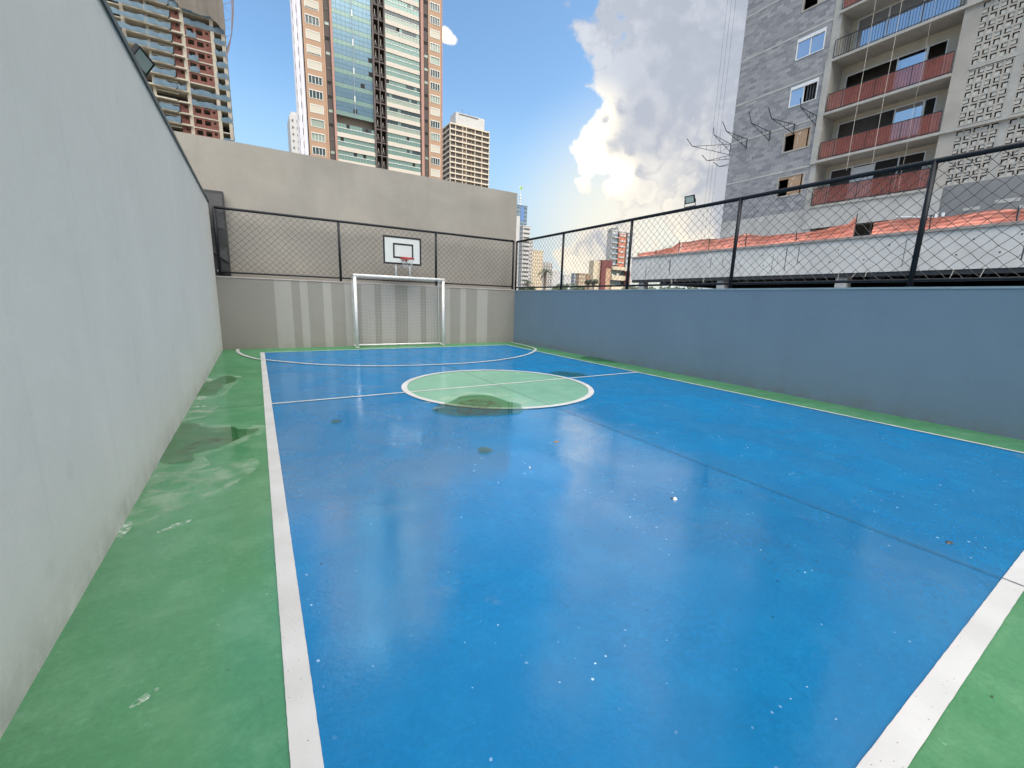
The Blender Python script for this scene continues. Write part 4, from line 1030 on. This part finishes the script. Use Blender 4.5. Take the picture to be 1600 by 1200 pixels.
def balcony(a, b, z, seed):
    """z = top of parapet beam"""
    r = random.Random(seed); A, Bx = tx(a) + .01, tx(b) - .01
    mb = MB(); mb.box(A, Bx, TY - .18, TY + 1.8, z - .95, z); o_ = mb.build('balcony', 'beige_band' if 0 else 't_white', T)
    kind = r.random()
    mb = MB(); n = 12; 
    for i in range(n):
        xa = A + (Bx - A) * i / n; xb = A + (Bx - A) * (i + 1) / n
        if kind < .45: m_ = 0
        elif kind < .8: m_ = 0 if i < n * r.random() + 2 or r.random() < .15 else 1
        else: m_ = 1 if r.random() < .8 else 0
        if r.random() < .06: m_ = 2
        mb.face([(xa + .03, TY - .02, z + 1.08), (xb - .03, TY - .02, z + 1.08), (xb - .03, TY - .02, z + 2.0), (xa + .03, TY - .02, z + 2.0)], m_)
        mb.face([(xa + .02, TY - .08, z + .02), (xb - .02, TY - .08, z + .02), (xb - .02, TY - .08, z + .98), (xa + .02, TY - .08, z + .98)], 0 if kind < .8 else 3)
    mb.build('balcony_glass', ['glass_teal', 'glass_dark', 'dark_void', 'glass_pale'], o_)
    mb = MB(); mb.box(A, Bx, TY - .14, TY - .04, z + .98, z + 1.10); mb.build('handrail', 'rail_white', o_)
    mb = MB(); mb.box(A, Bx, TY + .5, TY + .55, z, z + 2.0); mb.build('room', 'room_grey' if r.random() < .5 else 'render_cream', o_)
ztop0 = 34.9      # a parapet level
for k in range(-4, 24): balcony(26.82, 34.15, ztop0 - 1.30 + k * FP, 100 + k)
for k in range(-4, 3): balcony(16.62, 24.15, ztop0 - 1.6 + k * FP, 200 + k)
mb = MB(); mb.box(x0, x1, TY, TY + 24, TZ, TZ + .3); mb.build('roof', 't_white', T)

# ================================================================== CREAM TOWER WITH BANDED BALCONIES (y = 240)
y2 = 240.0
T2 = thing('banded_tower', 'distant beige tower with stacked white balcony bands, right of the orange tower', 'tower', (110, y2, -3))
xa = at(703, 190, y=y2).x; xb = at(765.5, 203, y=y2).x; zt = at(702, 190, y=y2).z; FP2 = 2.84
dd = 16
mb = MB(); mb.box(xa + .8, xb - .4, y2 + .9, y2 + dd, -3, zt); mb.build('body', 'beige_wall', T2)
mb = MB(); px0 = at(712, 180, y=y2 + 4).x; px1 = at(757, 188, y=y2 + 4).x; zz = at(718, 176, y=y2 + 4).z
mb.box(px0, px1, y2 + 4, y2 + 12, zt, zz); mb.box(px0 + 2, px0 + 3, y2 + 3.95, y2 + 4, zz - 3, zz - 1.6); mb.box(px0 + 7, px0 + 8, y2 + 3.95, y2 + 4, zz - 3, zz - 1.6); mb.build('roof_house', 'white_tower', T2)
mb = MB(); mb.box(px0 + 2, px1 - 4, y2 + 3.9, y2 + 3.95, zz - 1.0, zz - .5); mb.tube([(px0 + 5, y2 + 6, zz), (px0 + 5, y2 + 6, zz + 3)], .1, 4); mb.tube([(px0 + 9, y2 + 6, zz), (px0 + 9, y2 + 6, zz + 2)], .1, 4); mb.build('roof_details', 'charcoal', T2)
for k in range(0, 16):
    z = zt - k * FP2
    mb = MB(); mb.box(xa, xb, y2, y2 + 1.5, z - .72, z - .02); mb.box(xa, xa + .8, y2 + 1.5, y2 + dd, z - .72, z - .02); mb.box(xb - .4, xb + .35, y2 + 3, y2 + dd, z - .5, z - .1)
    rr = random.Random(k)
    for (u0, u1) in ((.02, .12), (.16, .28), (.33, .36), (.43, .46), (.48, .53), (.57, .60), (.65, .70), (.72, .78), (.84, .87), (.89, .92), (.94, .98)):
        mb.box(xa + (xb - xa) * u0, xa + (xb - xa) * u1, y2 + .70, y2 + .88, z - FP2 + .02, z - .75 - rr.random() * .3, 1)
    for u0 in (.1, .45, .75): mb.box(xa + .2, xa + .75, y2 + 2 + dd * u0, y2 + 3.4 + dd * u0, z - FP2, z - .75, 1)
    mb.build('storey', ['beige_band', 'room_grey'], T2)
mb = MB()
for u in (.005, .135, .31, .40, .62, .80, .985): mb.box(xa + (xb - xa) * u, xa + (xb - xa) * u + .35, y2 + .15, y2 + .9, 20, zt - .72)
mb.box(xa + .01, xa + .8, y2 + dd - .6, y2 + dd, 20, zt - .7)
mb.build('columns', 'beige_band', T2)

# ================================================================== UNFINISHED TOWER, UPPER LEFT (y = 160)
y3 = 160.0; T3 = thing('unfinished_tower', 'unfinished concrete tower with red brick infill and blue edge nets, upper left', 'tower', (-20, y3, -3))
f3 = 1.6
def X3(v): return v * f3
zr = lambda k: 70.1 + 2.85 * k
xl3, xr3 = X3(-30), X3(-1.4)
mb = MB(); mb.box(xl3, xr3 - .3, y3 + 5, y3 + 5.2, -3, 96); mb.box(xr3 - .25, xr3 - .15, y3 + 1, y3 + 20, -3, 96); mb.build('interior', 'room_grey', T3)
for k in range(-12, 10):
    z = zr(k); mb = MB(); mb.box(xl3, xr3, y3, y3 + 16, z - .28, z); mb.box(X3(-9.0), X3(-7.5), y3 - .9, y3, z - .36, z - .02)
    if k % 1 == 0: mb.box(X3(-15), X3(-9.2), y3 - 1.2, y3, z - .36, z - .02)
    mb.build('floor_slab', 'c_slab', T3)
    if k < 6:
        mb = MB(); mb.box(X3(-12.1), X3(-9.0), y3 + .3, y3 + .6, z - 1.0, z - .75); mb.build('beam', 'c_slab', T3)
for v0, v1 in ((-1.95, -1.4), (-3.55, -3.0), (-7.75, -7.2), (-12.4, -12.0), (-15.5, -15.0), (-19, -18.5), (-24, -23.5)):
    mb = MB(); mb.box(X3(v0), X3(v1), y3 - .12, y3 + .8, -3, 96); mb.build('column', 'c_col', T3)
for k in range(-12, 5):
    z = zr(k); r = random.Random(k * 3 + 1)
    if k in (-5, -6): continue
    if k <= 0:
        hs = [(X3(-6.9), X3(-6.0), z + .9, z + 2.1), (X3(-5.6), X3(-4.7), z + .9, z + 2.1), (X3(-4.3), X3(-3.9), z + 1.5, z + 2.1)]
        mb = MB(); mb.wall('y', y3 + .15, X3(-7.2), X3(-3.55), z, z + 2.47, hs, .4); mb.build('brick_infill', 'red_brick', T3)
    if k <= 1:
        mb = MB(); mb.wall('y', y3 + .2, X3(-8.95), X3(-7.75), z, z + 2.47, [(X3(-8.35), X3(-7.95), z + 1.5, z + 2.2)], .4); mb.build('brick_infill', 'red_brick', T3)
for k in range(-12, 7):
    z = zr(k); r = random.Random(k * 7 + 5)
    spans = []
    if k not in (-8,): spans.append((-3.1, -1.45))
    if k > 0 or k in (-5, -6): spans += [(-7.2, -5.6), (-5.6, -3.1)]
    elif k in (-2, -3, 0): spans.append((-7.0, -5.6))
    if k not in (-6, -9): spans.append((-12.2, -9.0))
    if k > 1 or k in (-5,): spans.append((-8.95, -7.8))
    if k > -3: spans.append((-17, -12.3))
    for (a, b) in spans:
        off = 1.25 if b < -8.99 else .95 if b == -7.8 else .1
        def fn(u, v, a=a, b=b, z=z, off=off, s=r.random() * 9):
            x = X3(a + (b - a) * u); sag = .16 * math.sin(u * 6 + s) + .10 * math.sin(u * 17 + s * 2)
            return (x, y3 - off - .10 - .08 * math.sin(x * 2.1 + v), z - .12 + (1.25 + sag) * v)
        mb = MB(); mb.grid(fn, 18, 3); mb.build('edge_net', 'net_blue', T3, smooth=True)
# grey dust net draped over the top
low = [(-30, 60), (-16.5, 55), (-14, 53.0), (-10.6, 50.0), (-9.3, 49.8), (-7.3, 48.0), (-5.2, 47.6), (-3.4, 47.9), (-1.6, 46.3), (-1.2, 46.3)]
def lowz(v):
    for i in range(len(low) - 1):
        if low[i][0] <= v <= low[i + 1][0]: k = (v - low[i][0]) / (low[i + 1][0] - low[i][0]); return low[i][1] + (low[i + 1][1] - low[i][1]) * k
    return low[-1][1]
def fn(u, v):
    xv = -30 + 28.8 * u; zb = 1.6 + (lowz(xv) - 1.6) * f3; ztp = 1.6 + (min(66, lowz(xv) + 22) - 1.6) * f3
    return (X3(xv), y3 - 1.7 - .35 * math.sin(xv * 1.9 + v * 4) * (1 - v * .6) - .15 * math.sin(xv * 7), zb + (ztp - zb) * v)
mb = MB(); mb.grid(fn, 120, 16); mb.build('dust_net', 'net_grey', T3, smooth=True)
# curved hoops of the net carrier at the right edge
mb = MB()
for k in range(6):
    pxs = [(352 + k * .5, 96 - k * 4), (358 + k * .9, 78 - k * 5), (361.5 + k * .7, 50 - k * 6), (362 + k * .5, 18 - k * 6), (360 + k * .4, -10 - k * 3)]
    mb.tube([at(p[0], p[1], y=y3 - 1 + k * .4) for p in pxs], .07, 4)
for z in range(3): p = [at(347, 8 + z * 26, y=y3), at(361, 3 + z * 26, y=y3)]; mb.tube(p, .06, 4); mb.tube([p[0], at(359, 20 + z * 26, y=y3)], .05, 4)
mb.build('net_carrier', 'hoop_pink', T3)

# ================================================================== SKYLINE
def far_block(name, label, p0, p1, y, ztop_px, mat, depth=18, rows=None, cols=4, wmat='room_grey', band=None, ww=.45, wh=.45, zmin=2.0, fp=3.0, side=True, group=None):
    """p0,p1: left/right picture column of the front face; ztop_px: picture row of its top left corner"""
    xa = at(p0, 440, y=y).x; xb = at(p1, 440, y=y).x; zt = at(p0, ztop_px, y=y).z
    # column leans with height: take x at the top row for tall ones
    xa2 = at(p0, ztop_px, y=y).x; xa = (xa + xa2) / 2; xb = (xb + at(p1, ztop_px, y=y).x) / 2
    t = thing(name, label, 'building', ((xa + xb) / 2, y, -3), group)
    mb = MB(); mb.box(xa, xb, y, y + depth, -3, zt); mb.box(xa - .2, xb + .2, y - .2, y + depth + .2, zt, zt + .6)
    nf = max(1, int((zt - zmin) / fp))
    for k in range(nf):
        z = zt - (k + 1) * fp + .6
        if z < zmin: break
        for c in range(cols):
            a = xa + (xb - xa) * (c + .5 - ww / 2) / cols; b = xa + (xb - xa) * (c + .5 + ww / 2) / cols
            mb.box(a, b, y - .06, y - .005, z, z + fp * wh, 1)
        if side:
            for c in range(3): mb.box(xa - .06, xa - .005, y + depth * (c + .3) / 3, y + depth * (c + .65) / 3, z, z + fp * wh, 1)
        if band:
            m2 = MB(); m2.box(xa - .1, xb + .1, y - .45, y - .061, z - fp * .28, z - .02); m2.build('balcony_band', band, t)
    mb.build('walls', [mat, wmat], t)
    return t, xa, xb, zt
# tallest: blue glass tower with flag
y = 300.
t, xa, xb, zt = far_block('office_tower', 'slim blue and white tower topped by a mast, just right of the high boundary wall', 805, 822, y, 320, 'steel_panel', 22, cols=3, wmat='glass_blue', ww=.7, wh=.55, zmin=4)
mb = MB(); mb.box(xa - .4, xa + 3.2, y - .7, y - .1, -3, at(812, 338, y=y).z); mb.box(xa - .4, xb - 1, y - .75, y - .12, at(812, 352, y=y).z - 1, at(812, 352, y=y).z); mb.build('white_fin', 'white_tower', t)
mb = MB(); mb.box(xa + 4.2, xa + 7, y - .12, y - .07, at(812, 345, y=y).z, zt - .5); mb.build('blue_glazing', 'blue_panel', t)
mx = at(814.5, 318, y=y); mp = at(814, 289, y=y)
mb = MB(); mb.tube([(mx.x, y + 2, zt), (mx.x, y + 2, zt + 9)], .5, 5); mb.tube([(mx.x, y + 2, zt + 9), (mp.x, y + 2, mp.z)], .14, 5)
for k in range(4): mb.box(mx.x - .9, mx.x + .9, y + 1, y + 3, zt + 1.2 + k * 2, zt + 1.5 + k * 2)
mb.build('mast', 'pale_frame', t)
mb = MB(); mb.grid(lambda u, v: (mp.x + 3.2 * u, y + 2 + .3 * math.sin(u * 7), mp.z - .3 - 2.1 * v - .5 * u), 10, 4); tag(mb.build('flag', 'flag_green'), 'small green and yellow flag flying from the mast of the blue tower', 'flag')
# striped tower beside it
t, xa, xb, zt = far_block('striped_tower', 'white tower with dark diagonal looking balcony stripes beside the slim blue tower', 816, 827, 280., 353, 'white_tower', 4, cols=1, wmat='charcoal_light', ww=.86, wh=.42, fp=3.1, zmin=4)
far_block('residential_block', 'pale grey high block tucked behind the striped tower', 826, 831.5, 320., 376, 'grey_tower', 4, cols=2, wmat='room_grey')
far_block('residential_block', 'cream apartment block left of the palm tree', 831, 848, 330., 391, 'cream_tower', 4, cols=5, ww=.4, wmat='beige_wall', zmin=5)
far_block('residential_block', 'greyish block rising directly behind the palm crown', 848.5, 863, 420., 410, 'grey_tower', 4, cols=4, wmat='room_grey', band='white_tower')
t, xa, xb, zt = far_block('arched_block', 'pale distant block with rounded top right of the palm', 863, 874, 480., 426, 'white_tower', 4, cols=3, wmat='grey_tower', wh=.6)
mb = MB(); cx = (xa + xb) / 2; r = (xb - xa) / 2
mb.v = []; n = 16
for i in range(n + 1): a = math.pi * i / n; mb.v += [(cx - r * math.cos(a), 480, zt + r * .9 * math.sin(a)), (cx - r * math.cos(a), 492, zt + r * .9 * math.sin(a))]
for i in range(n): mb.f.append((2 * i, 2 * i + 1, 2 * i + 3, 2 * i + 2)); mb.mi.append(0)
mb.f.append(tuple(2 * i for i in range(n + 1))); mb.mi.append(0)
mb.build('arched_top', 'white_tower', t)
far_block('low_block', 'pale twin peaked distant block between the fence posts', 881, 895, 520., 430, 'white_tower', 4, cols=5, wmat='grey_tower')
far_block('low_block', 'light blue grey distant block left of the flat beige one', 897, 904, 300., 428, 'steel_panel', 4, cols=3, wmat='white_tower')
far_block('low_block', 'flat beige distant block left of the brown and cream building', 904.5, 924, 260., 428, 'beige_wall', 4, cols=6, wmat='cream_tower', ww=.5)
# twin slab behind
t, xa, xb, zt = far_block('residential_tower', 'white and rust coloured high tower rising behind the brown and cream building', 954, 989, 190., 360, 'white_tower', 4, cols=1, ww=.01, fp=3.0, side=False)
u = lambda k: xa + (xb - xa) * k
mb = MB(); mb.box(u(.28), u(.62), 189.7, 189.95, 3, zt - 1); mb.build('rust_panel', 'rust_paint', t)
mb = MB(); mb.box(u(.25), u(.29), 189.5, 189.9, 3, zt); mb.box(u(.61), u(.66), 189.5, 189.9, 3, zt); mb.build('dark_ribs', 'charcoal', t)
mb = MB(); mb.box(u(.35), u(.78), 192, 200, zt, zt + 3); 
for k in range(5): mb.tube([(u(.3 + k * .1), 194, zt + 3), (u(.3 + k * .1), 194, zt + 4.5)], .12, 4)
mb.build('roof_house', 'grey_tower', t)
for k in range(16):
    z = zt - 2.2 - k * 3.0; mb = MB(); mb.box(u(.02), u(.24), 189.9, 189.96, z - .75, z + .7); mb.box(u(.70), u(.78), 189.9, 189.96, z - .6, z + .6); mb.box(u(.84), u(.88), 189.9, 189.96, z - .6, z + .6); mb.build('windows', 'steel_panel', t)
    mb = MB(); mb.box(u(.0), u(.25), 189.2, 189.85, z - 1.5, z - .95); mb.box(u(.34), u(.56), 189.4, 189.69, z - .3, z + .5); mb.build('balconies', 'white_tower', t)
# brown and cream institutional building
yb = 75.; 
t = thing('office_building', 'low brown and cream building with dark wine coloured pillars below the white tower', 'building', (at(950, 440, y=yb).x, yb, -3))
pt = lambda px, py: at(px, py, y=yb)
def seg(mb, pa, pb, ra, rb, y0, y1, m=0):
    y1 = yb + 1.6
    mb.box(pt(pa, 440).x, pt(pb, 440).x, y0, y1, pt((pa + pb) / 2, rb).z if rb else -3, pt((pa + pb) / 2, ra).z, m)
mb = MB(); seg(mb, 926, 937, 407, None, yb, yb + 12); mb.build('beige_wing', 'cream_tower', t)
mb = MB(); seg(mb, 922, 926, 430, None, yb + 1, yb + 12); seg(mb, 943.5, 952.5, 418, None, yb - .2, yb + 12); mb.build('cream_wall', 't_orange2', t)
mb = MB(); seg(mb, 936.5, 943.5, 406.5, None, yb - .5, yb + 11); seg(mb, 943.5, 953.5, 406.5, 418.5, yb - .3, yb + 11); seg(mb, 974, 979, 424, None, yb - 1.0, yb + 10); mb.build('wine_pillar', 'wine_paint', t)
mb = MB(); seg(mb, 952.5, 975, 417, 422, yb - .6, yb + 10); seg(mb, 953, 974, 430.5, 438, yb - .6, yb + 10); seg(mb, 953, 975, 445.5, 456, yb - .6, yb + 10); mb.build('cream_bands', 'cream_tower', t)
mb = MB(); seg(mb, 953, 974, 422.2, 430.3, yb, yb + 9); seg(mb, 953, 974, 438.2, 445.3, yb, yb + 9); mb.build('window_strips', 'glass_dark', t)
mb = MB(); seg(mb, 954, 957, 428, 430.4, yb - .1, yb - .02); seg(mb, 962, 965, 427, 429.8, yb - .1, yb - .02); mb.build('condensers', 'rail_white', t)
# white tower far left behind the orange tower
xa = at(452, 180, y=320).x; xb = at(480, 185, y=320).x; zt = at(452, 178, y=320).z
t = thing('white_tower', 'narrow white tower peeking out left of the orange tower', 'tower', (xa, 320, -3))
mb = MB(); mb.box(xa, xb + 4, 320, 340, -3, zt); mb.box(xa + 1, xb, 321, 335, zt, zt + 2); mb.build('walls', 'cream_tower' if 0 else 'white_tower', t)
for k in range(11):
    z = zt - 4 - k * 3.9; mb = MB(); mb.box(xa + 1.2, xa + 2.0, 319.9, 319.98, z, z + 1.3)
    mb.box(xa + 3.9, xa + 6.3, 319.9, 319.98, z, z + 1.2)
    mb.build('window_row', 'room_grey', t)

# ------------------------------------------------------------------ trees beyond the wall
def leafball(mb, c, rx, rz, n, size, rn, m=0):
    for _ in range(n):
        while True:
            v = Vector((rn.uniform(-1, 1), rn.uniform(-1, 1), rn.uniform(-1, 1)))
            if .35 < v.length < 1: break
        p = Vector(c) + Vector((v.x * rx, v.y * rx, v.z * rz)); a = Vector((rn.gauss(0, 1), rn.gauss(0, 1), rn.gauss(0, 1))).normalized(); b = a.orthogonal().normalized(); s = size * rn.uniform(.5, 1.2)
        mb.face([p + a * s, p + b * s * .5, p - a * s, p - b * s * .5], m)
def palm(base, h, R, label, seed, cat='palm'):
    rn = random.Random(seed); t = thing('palm_tree', label, 'palm tree', base)
    b = Vector(base); top = b + Vector((.2, 0, h)); mb = MB(); mb.tube([b, b + Vector((.15, 0, h * .5)), top], .32, 8, r1=.24); mb.build('trunk', 'trunk_brown', t)
    mb = MB()
    for k in range(26):
        a = 2 * math.pi * k / 26 + rn.uniform(-.2, .2); el = rn.uniform(-.1, 1.15); L = R * rn.uniform(.8, 1.1); pts = []
        for i in range(8):
            s = i / 7; d = Vector((math.cos(a) * math.cos(el), math.sin(a) * math.cos(el), math.sin(el))); pts.append(top + d * L * s + Vector((0, 0, -L * .75 * s * s)))
        for i in range(7):
            p, q_ = pts[i], pts[i + 1]; side = (q_ - p).cross(Vector((0, 0, 1))).normalized(); w_ = L * .16 * math.sin(math.pi * (i + .8) / 8.2)
            for s in (-1, 1):
                for j in range(3):
                    pp = p.lerp(q_, j / 3); mb.face([pp, pp + (q_ - p) * .25, pp + side * s * w_ + (q_ - p) * .5 + Vector((0, 0, -w_ * .5))])
    mb.build('crown', 'palm_green', t)
pb = at(850, 447, y=70); palm((pb.x, 70, -3), at(850, 425, y=70).z + 3, 2.1, 'tall palm tree with drooping fronds behind the fence corner', 1)
pb = at(823, 447, y=72); palm((pb.x, 72, -3), at(823, 441, y=72).z + 3, 1.5, 'short palm rising from a round bush below the striped tower', 2)
def tree(pl, pr, ptop, y, label, mat, seed, name='round_tree'):
    rn = random.Random(seed); c = at((pl + pr) / 2, ptop, y=y); R = (at(pr, 445, y=y).x - at(pl, 445, y=y).x) / 2; t = thing(name, label, 'tree', (c.x, y, -3))
    zc = c.z - R * .5
    mb = MB(); mb.tube([(c.x, y, -3), (c.x, y, zc)], .3, 7, r1=.15)
    for k in range(5): a = k * 1.3; mb.tube([(c.x, y, zc - R), (c.x + R * .6 * math.cos(a), y + R * .6 * math.sin(a), zc + R * .1)], .1, 5, r1=.04)
    mb.build('trunk', 'trunk_brown', t)
    mb = MB(); leafball(mb, (c.x, y, zc), R * .95, R * .5, 700, R * .10, rn)
    for k in range(7): a = rn.uniform(0, 6.28); rr_ = rn.uniform(.3, .75) * R; leafball(mb, (c.x + rr_ * math.cos(a), y + rr_ * math.sin(a), zc + rn.uniform(-.2, .3) * R), R * .35, R * .28, 220, R * .08, rn)
    mb.build('crown', mat, t)
tree(812, 836, 446, 68, 'round dark bush around the foot of the short palm', 'leaf_green', 3)
tree(862, 916, 443, 95, 'wide dark flat topped tree low behind the fence, right of the palm', 'leaf_green', 4)
tree(914, 925, 437, 60, 'small dark bushy tree left of the wine coloured pillar', 'leaf_green', 5)
tree(922, 934, 436, 62, 'second small dark tree directly in front of the beige wing', 'leaf_green', 6)
tree(1005, 1062, 446.5, 42, 'dark clipped shrub mass seen under the podium beam, nearest its end', 'leaf_green', 17, 'shrub')
tree(1048, 1105, 447, 40, 'broad dark shrub under the podium beam beside the first column', 'leaf_green', 18, 'shrub')
tree(975, 1000, 447, 50, 'low green tree at the foot of the podium end', 'leaf_warm', 7)
tree(1040, 1070, 450, 48, 'sunlit green shrub seen through the open parking level', 'leaf_warm', 8, 'shrub')
